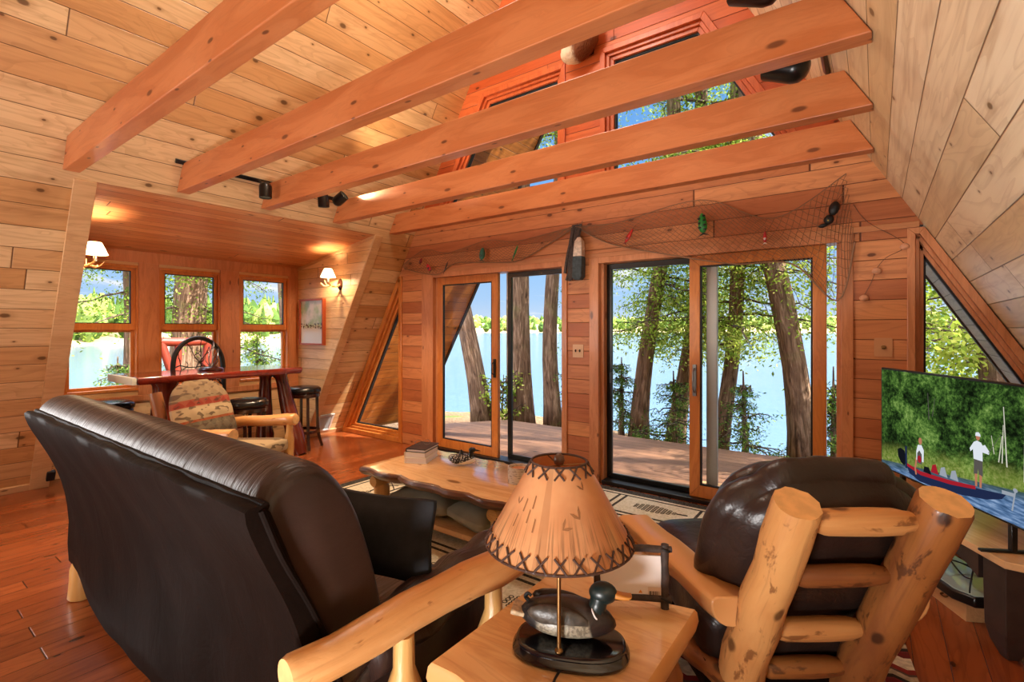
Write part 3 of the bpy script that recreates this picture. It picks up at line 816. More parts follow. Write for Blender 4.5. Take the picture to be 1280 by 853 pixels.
d = t.n('ShaderNodeBsdfPrincipled', ins={'Base Color': pc, 'Roughness': .4}); tl = t.n('ShaderNodeBsdfTranslucent', ins={0: pc})
mx = t.n('ShaderNodeMixShader', ins={0: .35, 1: d.outputs[0], 2: tl.outputs[0]}); t.L.new(mx.outputs[0], t.out.inputs[0]); M['shade'] = t.mat
ZB, ZT, RB, RT = .325, .53, .188, .071
rz_ = lambda z: lerp(RB, RT, (z-ZB)/(ZT-ZB))
mt = Matrix.Translation((px,py,ZB))
mb = MB(); mb.lathe([(RB,0),(RT,ZT-ZB),(RT-.002,ZT-ZB),(RB-.003,0),(RB,0)], 56, None, 0, False)
sh = mb.build('lamp_shade', M['shade'], lp, loc=(px,py,ZB), sharp=50)
M['lace'] = plain('dark_leather_lace', '#3d2419', .6)
mb = MB()
def conept(a, z, off=.002): r = rz_(z+ZB)+off; return V((r*math.cos(a), r*math.sin(a), z))
for k in range(26):
    a = 2*PI*k/26; da = .075
    for s in (-1, 1):
        mb.tube([conept(a-s*da, .0+.001, .003), conept(a+s*da, .03, .003)], .0026, 6, flat=1)
        mb.tube([conept(a-s*da, .0, .0035), V((conept(a-s*da, 0, -.004)))], .0026, 6)
mb.tube([conept(2*PI*i/48, -.001, 0) for i in range(48)], .003, 6, closed=True)
mb.build('bottom_lacing', M['lace'], sh)
mb = MB()
for k in range(13):
    a = 2*PI*k/13; da = .14; h = ZT-ZB
    for s in (-1, 1): mb.tube([conept(a-s*da, h-.001, .003), conept(a+s*da, h-.026, .003)], .0024, 6)
mb.tube([conept(2*PI*i/48, ZT-ZB, 0) for i in range(48)], .003, 6, closed=True)
mb.build('top_lacing', M['lace'], sh)
# painted ducks and cattails on the parchment
M['sepia'] = plain('sepia_paint', '#8a5a35', .5)
def painted(name, polys):
    mb = MB()
    for a0, z0, pts in polys:
        idx = []
        for qx, qy in pts:
            mb.v.append(tuple(conept(a0+qx/rz_(z0+ZB), z0+qy, .0006))); idx.append(len(mb.v)-1)
        mb.face(idx)
    mb.build(name, M['sepia'], sh, smooth=False)
def bird(a0, z0, s, tilt):
    ct_, st_ = math.cos(tilt), math.sin(tilt)
    tr_ = lambda pts: [((qx*ct_-qy*st_)*s, (qx*st_+qy*ct_)*s) for qx, qy in pts]
    painted('painted_bird', [(a0, z0, tr_([(0,0),(.3,.55),(.65,.8),(.45,.2),(0,-.25)])), (a0, z0, tr_([(0,-.25),(-.45,.2),(-.65,.8),(-.3,.55),(0,0)]))])
bird(-1.1, .105, .022, .5); bird(-1.38, .085, .02, -.9); bird(-.85, .16, .016, .4); bird(-2.4, .12, .016, .2)
for a0, z0 in ((-2.05,.1),(-2.0,.13),(-2.3,.085),(-1.9,.085),(-2.2,.12)):
    painted('painted_cattail', [(a0, z0, ((-.002,-.014),(.002,-.014),(.0025,.012),(-.001,.014)))])
mb = MB()
for k in range(3):
    a = 2*PI*k/3; mb.tube([(px,py,ZT-.012), (px+RT*math.cos(a), py+RT*math.sin(a), ZT-.004)], .002, 6)
mb.tube([(px,py,.49),(px,py,ZT+.002)], .004, 8); mb.build('shade_spider', M['brass'], lp)
mb = MB(); mb.lathe([(.004,0),(.012,.004),(.015,.014),(.012,.024),(.005,.03),(0,.031)], 16, Matrix.Translation((px,py,ZT-.012))); mb.build('finial', plain('wood_finial', '#5a3a28', .35, var=.2, scale=60), lp)
# the carved mallard
t = NT('mallard_body'); oc = t.coord(); x, y, z = t.xyz(oc)
fine = t.noise(oc, 130, 3)
gry = t.mix(t.smooth(fine, .4, .6), lin('#8f8572'), lin('#665d4f'))
brn = t.mix(t.smooth(t.math('ADD', z, t.math('MULTIPLY', t.noise(oc, 14, 2), .02)), .07, .078), gry, lin('#3a3431'))
chest = t.smooth(t.math('ADD', x, t.math('MULTIPLY', z, .25)), .068, .078)
rear = t.smooth(x, -.07, -.085)
cc = t.mix(chest, brn, lin('#241a18')); cc = t.mix(rear, cc, lin('#15171a'))
M['mallard'] = t.bsdf(cc, .38, 0, .5, fine, .3, .003)
M['mallhead'] = plain('dark_green_head', '#101f1f', .35, var=.2, scale=40); M['bill'] = plain('ochre_bill', '#b9772d', .4)
dk = MB(); duckbody(dk, .262, .122, .125, 0, .12)
duck = dk.build('duck_figure', M['mallard'], lp, loc=(-.009,.012,.04), sharp=180)
for v in duck.data.vertices:
    if v.co.z < -.002: v.co.z = -.002
mb = MB(); mb.tube(spline([(.068,0,.05),(.078,0,.075),(.084,0,.095),(.088,0,.11)], 3), [.037,.034,.03,.027,.025,.0235,.0235,.024,.024,.024], 18); mb.ell((.096,0,.119), (.038,.027,.029), 18, 12)
hd = mb.build('head', M['mallhead'], duck, sharp=180)
def bl(q, p): return (q.x, q.y*(1+.25*(p.x+1)/2), q.z*(1-.55*(p.x+1)/2)+.006*(p.x+1)**2*.6)
mb = MB(); mb.rbox((.14,0,.112), (.028,.0125,.0105), .008, 6, bl, Matrix.Rotation(.34, 3, 'Y')); mb.build('bill', M['bill'], duck, sharp=180)
mb = MB(); mb.tube([V((.076+.036*math.cos(a)*.3, .0355*math.sin(a), .07-.016*math.cos(a))) for a in [2*PI*i/28 for i in range(28)]], .0022, 6, closed=True); mb.build('neck_ring', M['paper'], duck)
for s in (-1, 1):
    mb = MB(); mb.ell((-.02,s*.043,.062), (.085,.016,.03), 16, 8, Matrix.Rotation(.12, 3, 'Y') ); mb.build('wing', plain('wing_feathers%d' % s, '#413a33', .4, var=.3, scale=60, bstr=.2) if s < 0 else M['mallard'], duck, sharp=180)
mb = MB(); mb.rbox((-.128,0,.05), (.026,.034,.007), .005, 6, lambda q, p: (q.x, q.y*(1-.35*(p.x+1)/2), q.z), Matrix.Rotation(.25, 3, 'Y')); mb.build('tail', plain('pale_tail', '#b39b7a', .5, var=.3, scale=90), duck, sharp=180)
mb = MB(); mb.tube(spline([(-.1,0,.07),(-.118,0,.085),(-.11,0,.097),(-.1,0,.09)], 4), .004, 8); mb.tube(spline([(-.1,.008,.07),(-.115,.008,.082),(-.108,.008,.092)], 4), .0035, 8); mb.build('curled_feather', M['loonhead'], duck)
mb = MB(); mb.tube(spline([(-.02,-.098,.006),(-.03,-.14,.005),(-.03,-.2,.004),(.01,-.27,.004)], 5), .0032, 8); mb.build('cord', M['wire'], lp)

pf_ = thing('picture_frame', 'twig picture frame on the end table, white back towards the camera', 'picture frame', (-.62, 1.465, .55), .56)
for nm, a, b, r in (('twig', (-.125,0,.03),(.125,0,.03),.0105), ('twig', (-.125,0,.185),(.125,0,.185),.011), ('twig', (-.105,0,.0),(-.105,0,.2),.0105), ('twig', (.105,0,.0),(.105,0,.2),.0115)):
    mb = MB(); mb.tube(logpts(a, b, 6, .0015), [r*R.uniform(.9,1.1) for _ in range(7)], 9, 0, True, None, .08); mb.build(nm, M['twig'], pf_, sharp=60)
for sx in (-1, 1):
    for z in (.03, .185):
        mb = MB(); mb.tube([V((sx*.105+.0155*math.cos(a), .0155*math.sin(a), z+.004*math.sin(a*2))) for a in [2*PI*i/14 for i in range(14)]], .003, 6, closed=True); mb.build('lashing', M['blackmat'], pf_)
mb = MB(); mb.box((0,.003,.1), (.19,.006,.125)); bb = mb.build('backing', M['paper'], pf_, bevel=.001)
mb = MB(); mb.box((.073,-.0015,.052), (.04,.001,.026)); st_ = mb.build('price_sticker', plain('sticker', '#d8c4b4', .6), bb, smooth=False)
mb = MB()
for k in range(9): mb.box((.058+.0036*k,-.0023,.047), (R.choice((.0012,.002,.0026)),.0006,.012))
mb.build('barcode', M['twig'], bb, smooth=False)
mb = MB(); mb.prism([(-.006,0),(.006,0),(0,.01)], 0, .0008, Matrix.Translation((.03,-.0005,.046)) @ Matrix.Rotation(PI/2, 4, 'X')); mb.build('orange_mark', plain('orange_mark', '#d98a2b', .6), bb, smooth=False)
mb = MB(); mb.prism([(0,0),(.05,0),(0,.1)], -.002, .002, Matrix.Translation((.1,.008,.0)) @ Matrix.Rotation(PI/2, 4, 'Z') @ Matrix.Rotation(PI/2, 4, 'X')); mb.build('easel_leg', M['blackmat'], pf_, smooth=False)

# ---------------------------------------------------------------- log armchair in the foreground
ac = thing('log_armchair', 'log-framed armchair with brown leather cushion, seen from behind, nearest the television', 'armchair', (-.26, 1.96, .029), .669)
pt = lambda s, z: V((s*.205, -.40+.47*(.92-z), z))
for s in (-1, 1):
    log(pt(s, .0), pt(s, .926), .074, .062, 'back_post', M['logbark'] if s > 0 else M['logmot'], ac, 20, .97, M['cut'], .006, None, .05)
for z, r, mt_ in ((.856,.036,'logmot'),(.661,.032,'logbark'),(.441,.035,'logmot'),(.262,.033,'logbark')):
    a, b = pt(-1, z)+V((.03,.012,.0)), pt(1, z)+V((-.03,.012,.0))
    L = b-a; pts = [a, a+L*.13, a+L*.2, a+L*.4, a+L*.6, a+L*.8, a+L*.88, b]
    mb = MB(); mb.tube(pts, [r*.6, r*.78, r, r*1.05, r*1.06, r, r*.8, r*.65], 14, 0, True, None, .05); mb.build('rung', M[mt_], ac, sharp=60)
def cf(q, p):
    k = (1-abs(p.x)**3)*(1-abs(p.z)**3.0)
    wr = .004*math.sin(q.z*26+2*math.sin(q.x*9))*(1-k) + .002*math.sin(q.x*44+q.z*9)
    return (q.x*(1.03-.30*abs(p.z)**3.2), q.y*(.5+.5*k)+wr, q.z*(1-.10*(p.x**4))+wr*.5)
mb = MB(); mb.rbox((0,0,0), (.345,.15,.33), .15, 16, cf)
mb.build('back_cushion', M['leatherc'], ac, loc=(.02,-.075,.69), rot=(.44, 0, 0), sharp=180)
mb = MB(); mb.rbox((0,0,0), (.31,.34,.12), .09, 12, lambda q, p: (q.x, q.y, q.z+(.03*(1-p.x*p.x)*(1-p.y*p.y) if p.z > 0 else 0)))
mb.build('seat_cushion', M['leatherc'], ac, loc=(0,.28,.37), rot=(.1, 0, 0), sharp=180)
mb = MB(); mb.rbox((0,.28,.2), (.3,.31,.06), .02, 4); mb.build('seat_base', M['leatherb'], ac)
for s in (-1, 1):
    # split-log arm: flat sawn top, round underside
    prof = [(math.cos(a)*.068, max(-.06, -.055+.0*a) if False else math.sin(a)*.075) for a in [PI+PI*i/10 for i in range(11)]]
    prof = [(x, z) for x, z in prof]+[(.066,.012),(.05,.02),(-.05,.02),(-.066,.012)]
    rings = []
    for k in range(9):
        t_ = k/8; y = lerp(-.2, .47, t_); x = s*lerp(.28, .40, t_); z = lerp(.545, .55, t_)
        sc_ = 1+.06*math.sin(k*1.7)
        rings.append([V((x+a*sc_, y, z+b*sc_)) for a, b in prof])
    mb = MB(); mb.loft(rings); mb.build('arm', M['log'], ac, sharp=40, bevel=.005)
    log((s*.395,.36,.0), (s*.395,.36,.49), .06, .056, 'front_leg', M['log'], ac, 14, .93, M['cut'], .003)
    log((s*.395,.36,.22), (s*.23,-.12,.22), .04, .04, 'side_rail', M['logbark'], ac, 12)

# ---------------------------------------------------------------- rugs
t = NT('pinecone_rug'); oc = t.coord(); x, y, z = t.xyz(oc)
nz = t.noise(oc, 60, 3)
M['rugcream'] = t.bsdf(t.mix(t.smooth(nz, .3, .7), lin('#d6cbb2'), lin('#beb296')), .95, 0, .1, nz, .5, .004)
t = NT('rug_charcoal'); nz = t.noise(t.coord(), 70, 3); M['rugdark'] = t.bsdf(t.mix(t.smooth(nz, .35, .65), lin('#2b2926'), lin('#4f4a42')), .95, 0, .1, nz, .5, .004)
RX0, RX1, RY0, RY1 = -3.92, -.28, 1.75, 4.08
rg = thing('pinecone_rug', 'large cream rug with charcoal pinecone panels lying along the glass doors', 'rug', ((RX0+RX1)/2, (RY0+RY1)/2, 0))
hx, hy = (RX1-RX0)/2, (RY1-RY0)/2
mb = MB(); mb.box((0,0,.005), (2*hx,2*hy,.01)); mb.build('pile', M['rugcream'], rg, smooth=False)
mb = MB(); zt = .0112
def flat(x0, x1, y0, y1): mb.box(((x0+x1)/2, (y0+y1)/2, .0108), (x1-x0, y1-y0, .0016))
for a, b in ((0,.085),(.12,.138)):
    flat(-hx+a,-hx+b,-hy+a,hy-a); flat(hx-b,hx-a,-hy+a,hy-a); flat(-hx+b,hx-b,-hy+a,-hy+b); flat(-hx+b,hx-b,hy-b,hy-a)
i0 = .56
for q in (.5, .56):
    flat(-hx+q,hx-q,-hy+q,-hy+q+.022); flat(-hx+q,hx-q,hy-q-.022,hy-q); flat(-hx+q,-hx+q+.022,-hy+q,hy-q); flat(hx-q-.022,hx-q,-hy+q,hy-q)
for side in (1, -1):
    for k in range(5):
        xx = -hx+.138+k*(2*hx-.276)/5
        for dd in (0, .06): flat(xx+dd-.01, xx+dd+.012, side*(hy-.5) if side > 0 else -hy+.138, (hy-.138) if side > 0 else -hy+.5)
mb.build('border_bands', M['rugdark'], rg, smooth=False)
def cone(cx, cy, L, Wd, rot):
    mb = MB(); rt = Matrix.Rotation(rot, 3, 'Z')
    for i in range(9):
        t_ = (i+.5)/9; w = Wd*math.sin(PI*min(1, t_*.85+.12))**.8; n = max(1, int(w/.022))
        for j in range(n):
            p = rt @ V((lerp(-L/2, L/2, t_), ((j+.5)/n-.5)*w, 0))
            pts = [(cx+p.x+.013*math.cos(a), cy+p.y+.012*math.sin(a), .0114) for a in [2*PI*q/8 for q in range(8)]]
            mb.tube(pts, .0035, 4, closed=True, flat=.5)
    p0, p1 = rt @ V((L/2,0,0)), rt @ V((L/2+.08,.01,0)); mb.tube([(cx+p0.x,cy+p0.y,.0114),(cx+p1.x,cy+p1.y,.0114)], .006, 5)
    return mb
for k in range(5):
    for side in (1, -1):
        xx = -hx+.138+(k+.5)*(2*hx-.276)/5
        cone(xx+.03, side*(hy-.31), .34, .15, 0 if k % 2 else PI).build('woven_pinecone', M['rugdark'], rg)
for yy in (-.35, .3):
    cone(-hx+.37, yy, .32, .15, PI/2).build('woven_pinecone', M['rugdark'], rg)
mb = MB()
for sy in (-1, 1):
    for k in range(3):
        bx, by = -hx+.36+.03*k, sy*.02+(k-1)*.06
        mb.tube(spline([(bx-.1,by-.04*sy,.0115),(bx,by+.02*sy,.0115),(bx+.1,by+.09*sy,.0115)], 4), .006, 5, flat=.4)
mb.build('woven_twigs', M['rugdark'], rg)
t = NT('red_woven_rug'); oc = t.coord(); x, y, z = t.xyz(oc)
st_ = t.math('FRACT', t.math('MULTIPLY', y, 4.2)); nz = t.noise(oc, 45, 3); zig = t.math('PINGPONG', t.math('MULTIPLY', x, 9.0), .5)
band = t.math('FRACT', t.math('ADD', t.math('MULTIPLY', y, 4.2), t.math('MULTIPLY', zig, .22)))
c = t.ramp(band, [(0, lin('#d8cbb8')), (.3, lin('#d8cbb8')), (.34, lin('#6d1f22')), (.52, lin('#7c2a28')), (.56, lin('#2b2522')), (.66, lin('#b7a48c')), (.8, lin('#5c4a42')), (.86, lin('#8c2f2b'))], 'CONSTANT')
c = t.mix(t.math('MULTIPLY', t.smooth(nz, .4, .6), .3), c, lin('#3a2f2a'))
M['redrug'] = t.bsdf(c, .95, 0, .1, nz, .5, .004)
mb = MB(); mb.box((0,0,.022), (1.5,1.25,.012))
o = mb.build('red_rug', M['redrug'], loc=(-.62,2.52,0), rot=(0,0,.12), smooth=False, bevel=.003)
tag(o, 'red and cream banded rug under the foreground log armchair, overlapping the pinecone rug', 'rug')
#P2END
# ---------------------------------------------------------------- television corner
P0 = V((.43, 2.89, 0)); ba = math.atan2(.883, -.47)
bn = thing('tv_bench', 'low wooden bench with dark legs carrying the television, beside the right-hand roof slope', 'bench', P0, ba)
# local x runs towards the front wall, local y points back to the room -> use negative y for depth
mb = MB(); mb.prism([(0,0),(1.2,0),(1.2,-.4),(-.06,-.4),(-.09,-.32),(-.035,-.06)], .415, .447); mb.build('bench_top', M['slabtop'], bn, smooth=False, bevel=.004)
def bleg(x, y):
    w = .06
    rg_ = [[V((x+a*k, y+b*k, z)) for a, b in ((-w,-w),(w,-w),(w,w),(-w,w))] for z, k in ((.0,.35),(.06,.75),(.12,.95),(.3,1.0),(.415,1.0))]
    mb = MB(); mb.loft(rg_); return mb.build('leg', M['espresso'], bn, smooth=False, bevel=.004)
for x, y in ((.075,-.075),(1.1,-.09),(.075,-.33),(1.1,-.33)): bleg(x, y)
def apron(p, q, nm='apron'):
    mb = MB(); pr = []
    for i in range(13):
        t_ = i/12; pr.append((t_, .30+.075*math.sin(PI*t_)**.6))
    L = (V(q)-V(p)).length
    poly = [(t_*L, z) for t_, z in pr]+[(L, .415), (0, .415)]
    e = (V(q)-V(p)).normalized(); mt = frame((p[0],p[1],0), e, (0,0,1))
    mb.prism(poly, -.012, .012, mt); return mb.build(nm, M['espresso'], bn, smooth=False)
apron((.165,-.03,0),(1.03,-.03,0)); apron((.165,-.385,0),(1.03,-.385,0)); apron((.03,-.165,0),(.03,-.26,0)) ; apron((1.16,-.165,0),(1.16,-.26,0))
# television, local x along its width seen from the room (left = far end)
TVa, TVb = V((.02,3.8,0)), V((.52,2.88,0))
ta = math.atan2(TVb.y-TVa.y, TVb.x-TVa.x)
tv = thing('television', 'flat television on the low bench, showing two anglers in a boat', 'television', (TVa.x, TVa.y, .447), ta)
TL, TH, TB = (TVb-TVa).length, .60, .133
mb = MB(); mb.box((TL/2, .02, TB+TH/2), (TL+.012, .03, TH+.012)); mb.box((TL/2,.045,TB+TH*.42), (TL*.7,.035,TH*.5)); mb.build('bezel', M['black'], tv, bevel=.003)
t = NT('tv_forest_picture'); oc = t.coord(); x, y, z = t.xyz(oc)
n1 = t.noise(t.vec(x, z, 0.0), 8, 6, .75, .9); n2 = t.noise(t.vec(x, z, 3.0), 48, 5, .75); n3 = t.noise(t.vec(x, z, 8.0), 4, 3)
ff = t.math('ADD', t.math('MULTIPLY', n1, .55), t.math('MULTIPLY', n2, .5)); ff = t.math('ADD', ff, t.math('MULTIPLY', t.math('SUBTRACT', n3, .5), .5))
fc = t.ramp(ff, [(.40, lin('#0d150a')), (.49, lin('#263d1a')), (.56, lin('#476a2c')), (.64, lin('#77984a')), (.76, lin('#b0c480'))])
bankl = t.math('ADD', .05, t.math('MULTIPLY', x, -.0)); 
wl_ = t.math('ADD', .04, t.math('MULTIPLY', x, .118))
up_ = t.math('SUBTRACT', z, wl_)
bank = t.math('MULTIPLY', t.smooth(t.math('ADD', up_, t.math('MULTIPLY', t.math('SUBTRACT', n1, .5), .12)), .13, .03), .65)
fc = t.mix(bank, fc, t.ramp(n2, [(.3, lin('#4f6a24')), (.5, lin('#8aa044')), (.7, lin('#b9b473'))]))
wv = t.noise(t.vec(t.math('MULTIPLY', x, 14.0), t.math('MULTIPLY', z, 90.0), 0.0), 1.0, 3)
wc = t.ramp(wv, [(.3, lin('#324e73')), (.5, lin('#5c7ca6')), (.7, lin('#93acd0'))])
refl = t.smooth(up_, -.06, 0.0); wc = t.mix(t.math('MULTIPLY', refl, .75), wc, lin('#33452c'))
fc = t.mix(t.smooth(up_, .004, -.004), fc, wc)
e = t.n('ShaderNodeEmission', ins={0: fc, 1: .85}); t.L.new(e.outputs[0], t.out.inputs[0]); M['tvpic'] = t.mat
mb = MB(); mb.prism(rect(.004, TL-.004, .004, TH-.004), 0, .0006, Matrix(((1,0,0,0),(0,0,-1,0),(0,1,0,0),(0,0,0,1))))
scn = mb.build('screen', M['tvpic'], tv, loc=(0, .0045, TB), smooth=False)
def e_(n, c, s=.85): return emit('tv_'+n, c, s)
MT = {k: e_(k, c) for k, c in dict(white='#dfe6ee', red='#a3202c', black='#14161c', skin='#b9795c', grey='#595550', navy='#202a4a', birch='#d6d2c2', silver='#9aa2ad', shade='#8a97ad').items()}
SM = Matrix(((1,0,0,0),(0,0,-1,-.0006),(0,1,0,0),(0,0,0,1)))
def shp(name, polys, mk, lay=1, par=None):
    mb = MB()
    for p in polys:
        b = len(mb.v)
        for q in p: mb.v.append(tuple(SM @ V((q[0], q[1], .0003*lay))))
        mb.face(list(range(b, b+len(p))))
    return mb.build(name, MT[mk], scn, smooth=False)
def line(a, b, w0, w1=None):
    w1 = w1 or w0; a, b = V(a), V(b); d = (b-a).normalized(); nn = V((-d.y, d.x)); return [tuple(a-nn*w0), tuple(b-nn*w1), tuple(b+nn*w1), tuple(a+nn*w0)]
def circ(x, y, rx, ry=None, n=12): ry = ry or rx; return [(x+rx*math.cos(2*PI*i/n), y+ry*math.sin(2*PI*i/n)) for i in range(n)]
for xx, y0, y1, w in ((.905,.24,.5,.0035),(.88,.25,.42,.003),(.862,.25,.37,.0028),(.838,.28,.36,.0022),(.99,.2,.52,.003),(.42,.36,.5,.003),(.445,.38,.48,.0022)):
    shp('birch_trunk', [line((xx,y0),(xx+R.uniform(-.02,.02),y1),w,w*.6)], 'birch' if xx > .8 else 'grey')
tx = lambda s: s*TL
shp('boat_hull', [[(tx(.22),.075),(tx(.34),.058),(tx(.55),.074),(tx(.72),.098),(tx(.86),.118),(tx(.84),.092),(tx(.76),.062),(tx(.62),.034),(tx(.46),.014),(tx(.33),.008),(tx(.25),.03)]], 'navy', 1)
shp('boat_gunwale', [[(tx(.22),.082),(tx(.34),.066),(tx(.55),.083),(tx(.70),.104),(tx(.70),.088),(tx(.55),.062),(tx(.34),.045),(tx(.23),.064)]], 'red', 2)
shp('outboard_motor', [[(tx(.155),.1),(tx(.15),.14),(tx(.175),.155),(tx(.21),.145),(tx(.225),.09),(tx(.21),.06),(tx(.18),.07)]], 'black', 2)
shp('anchor_pole', [line((tx(.225),.05),(tx(.222),.175),.008)], 'navy', 3)
shp('trolling_motor', [line((tx(.84),.125),(tx(.9),.13),.008), line((tx(.905),.15),(tx(.89),.06),.004), circ(tx(.905),.152,.012,.009)], 'silver', 3)
for s_, c in ((.44,'red'),(.50,'silver'),(.57,'silver')): shp('boat_seat', [[(tx(s_-.025),.085+.05*(s_-.44)),(tx(s_-.015),.125+.05*(s_-.44)),(tx(s_+.01),.135+.05*(s_-.44)),(tx(s_+.03),.085+.05*(s_-.44))]], c, 3)
shp('boat_console', [[(tx(.36),.07),(tx(.365),.1),(tx(.40),.105),(tx(.42),.07)]], 'black', 3)
def angler(s0, y0, h, seated):
    x0 = tx(s0)
    if seated:
        shp('angler_leg', [line((x0-.028,y0+.1),(x0-.04,y0+.04),.008,.006), line((x0-.04,y0+.04),(x0-.032,y0+.008),.006)], 'skin', 3)
        shp('angler_shirt', [[(x0-.03,y0+.09),(x0-.03,y0+.14),(x0-.018,y0+.175),(x0+.012,y0+.18),(x0+.03,y0+.155),(x0+.028,y0+.09)]], 'white', 4)
        shp('life_vest', [[(x0-.024,y0+.075),(x0-.022,y0+.13),(x0-.005,y0+.148),(x0+.014,y0+.13),(x0+.016,y0+.075)]], 'grey', 5)
        shp('life_vest_panel', [circ(x0-.004,y0+.1,.015,.02)], 'red', 6)
        shp('angler_head', [circ(x0+.002,y0+.2,.014,.019)], 'skin', 5)
    else:
        for d in (-.012, .014): shp('angler_leg', [line((x0+d,y0),(x0+d*1.1,y0+.075),.006,.008)], 'skin', 3)
        shp('angler_shorts', [[(x0-.026,y0+.055),(x0-.024,y0+.13),(x0+.026,y0+.13),(x0+.028,y0+.055),(x0+.004,y0+.06),(x0,y0+.085),(x0-.003,y0+.06)]], 'grey', 4)
        shp('angler_shirt', [[(x0-.026,y0+.125),(x0-.03,y0+.17),(x0-.045,y0+.155),(x0-.05,y0+.17),(x0-.025,y0+.205),(x0-.006,y0+.215),(x0+.018,y0+.21),(x0+.035,y0+.185),(x0+.062,y0+.165),(x0+.066,y0+.178),(x0+.04,y0+.205),(x0+.026,y0+.17),(x0+.027,y0+.125)]], 'white', 5)
        shp('angler_head', [circ(x0-.001,y0+.232,.012,.016)], 'skin', 5)
        shp('angler_cap', [[(x0-.016,y0+.236),(x0-.013,y0+.252),(x0+.003,y0+.256),(x0+.013,y0+.248),(x0+.016,y0+.237)]], 'white', 6)
        shp('fishing_rod', [line((x0+.06,y0+.172),(x0+.14,y0+.29),.0016,.0008)], 'grey', 6)
angler(.335, .03, .2, True); angler(.715, .105, .25, False)
for xx in (.16, .9):
    mb = MB(); mb.box((xx,.02,.006), (.022,.24,.012)); mb.box((xx,.03,.07), (.022,.025,.128)); mb.build('foot', M['black'], tv, bevel=.003)
# crate with the cable box
B0 = P0+V((math.cos(ba),math.sin(ba),0))*.345-V((-math.sin(ba),math.cos(ba),0))*.09
cb = thing('wooden_crate', 'small unpainted wooden crate on the floor under the television bench', 'crate', (B0.x, B0.y, 0), ba)
M['crate'] = slabwood('raw_pine', '#d8a873', '#c99762', '#9a6a3c', 0, .55, 0, .2)
mb = MB(); mb.box((.25,-.01,.0475), (.5,.018,.095)); mb.box((.25,-.24,.0475), (.5,.018,.095)); mb.box((.009,-.125,.0475), (.018,.212,.095)); mb.box((.491,-.125,.0475), (.018,.212,.095)); mb.box((.25,-.125,.088), (.464,.212,.014)); mb.build('crate_box', M['crate'], cb, smooth=False, bevel=.002)
mb = MB(); mb.tube(spline([(.12,.0,.06),(.12,.014,.055),(.15,.014,.055),(.15,.0,.06)], 4), .004, 6); mb.build('handle', M['brass'], cb)
dv = thing('cable_box', 'black electronic box with a pale glossy top lying on the wooden crate', 'electronics', (B0.x, B0.y, .096), ba)
op = [(-.06,.0),(.02,.05),(.46,.05),(.46,-.24),(.02,-.24),(-.06,-.15)]
mb = MB(); mb.prism(op, 0, .05); mb.build('case', M['black'], dv, bevel=.008)
mb = MB(); mb.prism(inset(op, .014), .0502, .0535); mb.build('glass_top', plain('pale_glass_top', '#b9cfd0', .06, spec=.8), dv, bevel=.001)
cds = [((.1,.03,.075),(.05,.06,.2),(.12,-.02,.32),(.16,-.1,.40)), ((.3,.02,.155),(.26,.0,.22),(.2,-.1,.2),(.3,-.22,.25),(.36,-.37,.34)), ((.2,-.05,.155),(.16,.02,.19),(.24,.03,.24),(.33,-.05,.19),(.28,-.2,.16))]
for i, c in enumerate(cds):
    mb = MB(); q = V((math.cos(ba), math.sin(ba), 0)); w = V((-math.sin(ba), math.cos(ba), 0))
    mb.tube(spline([V((B0.x,B0.y,0))+q*(a-.08)+w*(b-.06)+V((0,0,c_)) for a, b, c_ in c], 6), .0035, 6)
    tag(mb.build('power_cord', M['wire']), ['black cord hanging below the bench nearest the armchair', 'black cord looping over the cable box towards the bench leg', 'coiled black cord lying across the cable box'][i], 'cord')

# ---------------------------------------------------------------- pub table, stools, iron-backed stool
pt_ = thing('pub_table', 'tall red-stained live-edge table on log legs below the three windows', 'table', (-5.47, 2.25, 0))
mb = MB(); slab(mb, live(-.34, .34, -.74, .76, 14, .014), .935, 1.0, .01); mb.build('table_top', [M['redslab'], M['redslab']], pt_, sharp=35)
mb = MB(); mb.rbox((0,-.765,.968), (.33,.02,.034), .01, 4); mb.build('sawn_end', M['skylit_end'], pt_)
for (a, b, c, d_) in (((.0,.70,.94),(.02,.74,.72),(.10,.80,.3),(.2,.84,.0)), ((-.12,.6,.94),(-.13,.6,.7),(-.14,.6,.3),(-.16,.62,.0)), ((.12,-.45,.94),(.12,-.46,.7),(.14,-.46,.3),(.18,-.47,.0)), ((-.15,-.42,.94),(-.16,-.42,.7),(-.18,-.42,.3),(-.2,-.42,.0))):
    P = spline([a, b, c, d_], 5); mb = MB(); mb.tube(P, [(.078-.012*math.sin(i*.5)+.02*(i < 2)+.018*(abs(i-12) < 2))*(1 if a[0] > -.1 else .9) for i in range(len(P))], 14, 0, True, None, .06); mb.build('leg', M['logred'], pt_, sharp=70)
mb = MB(); mb.tube(logpts((.13,-.45,.42),(.08,.74,.42), 8, .012), .045, 12, 0, True, None, .05); mb.build('stretcher', M['logred'], pt_, sharp=70)
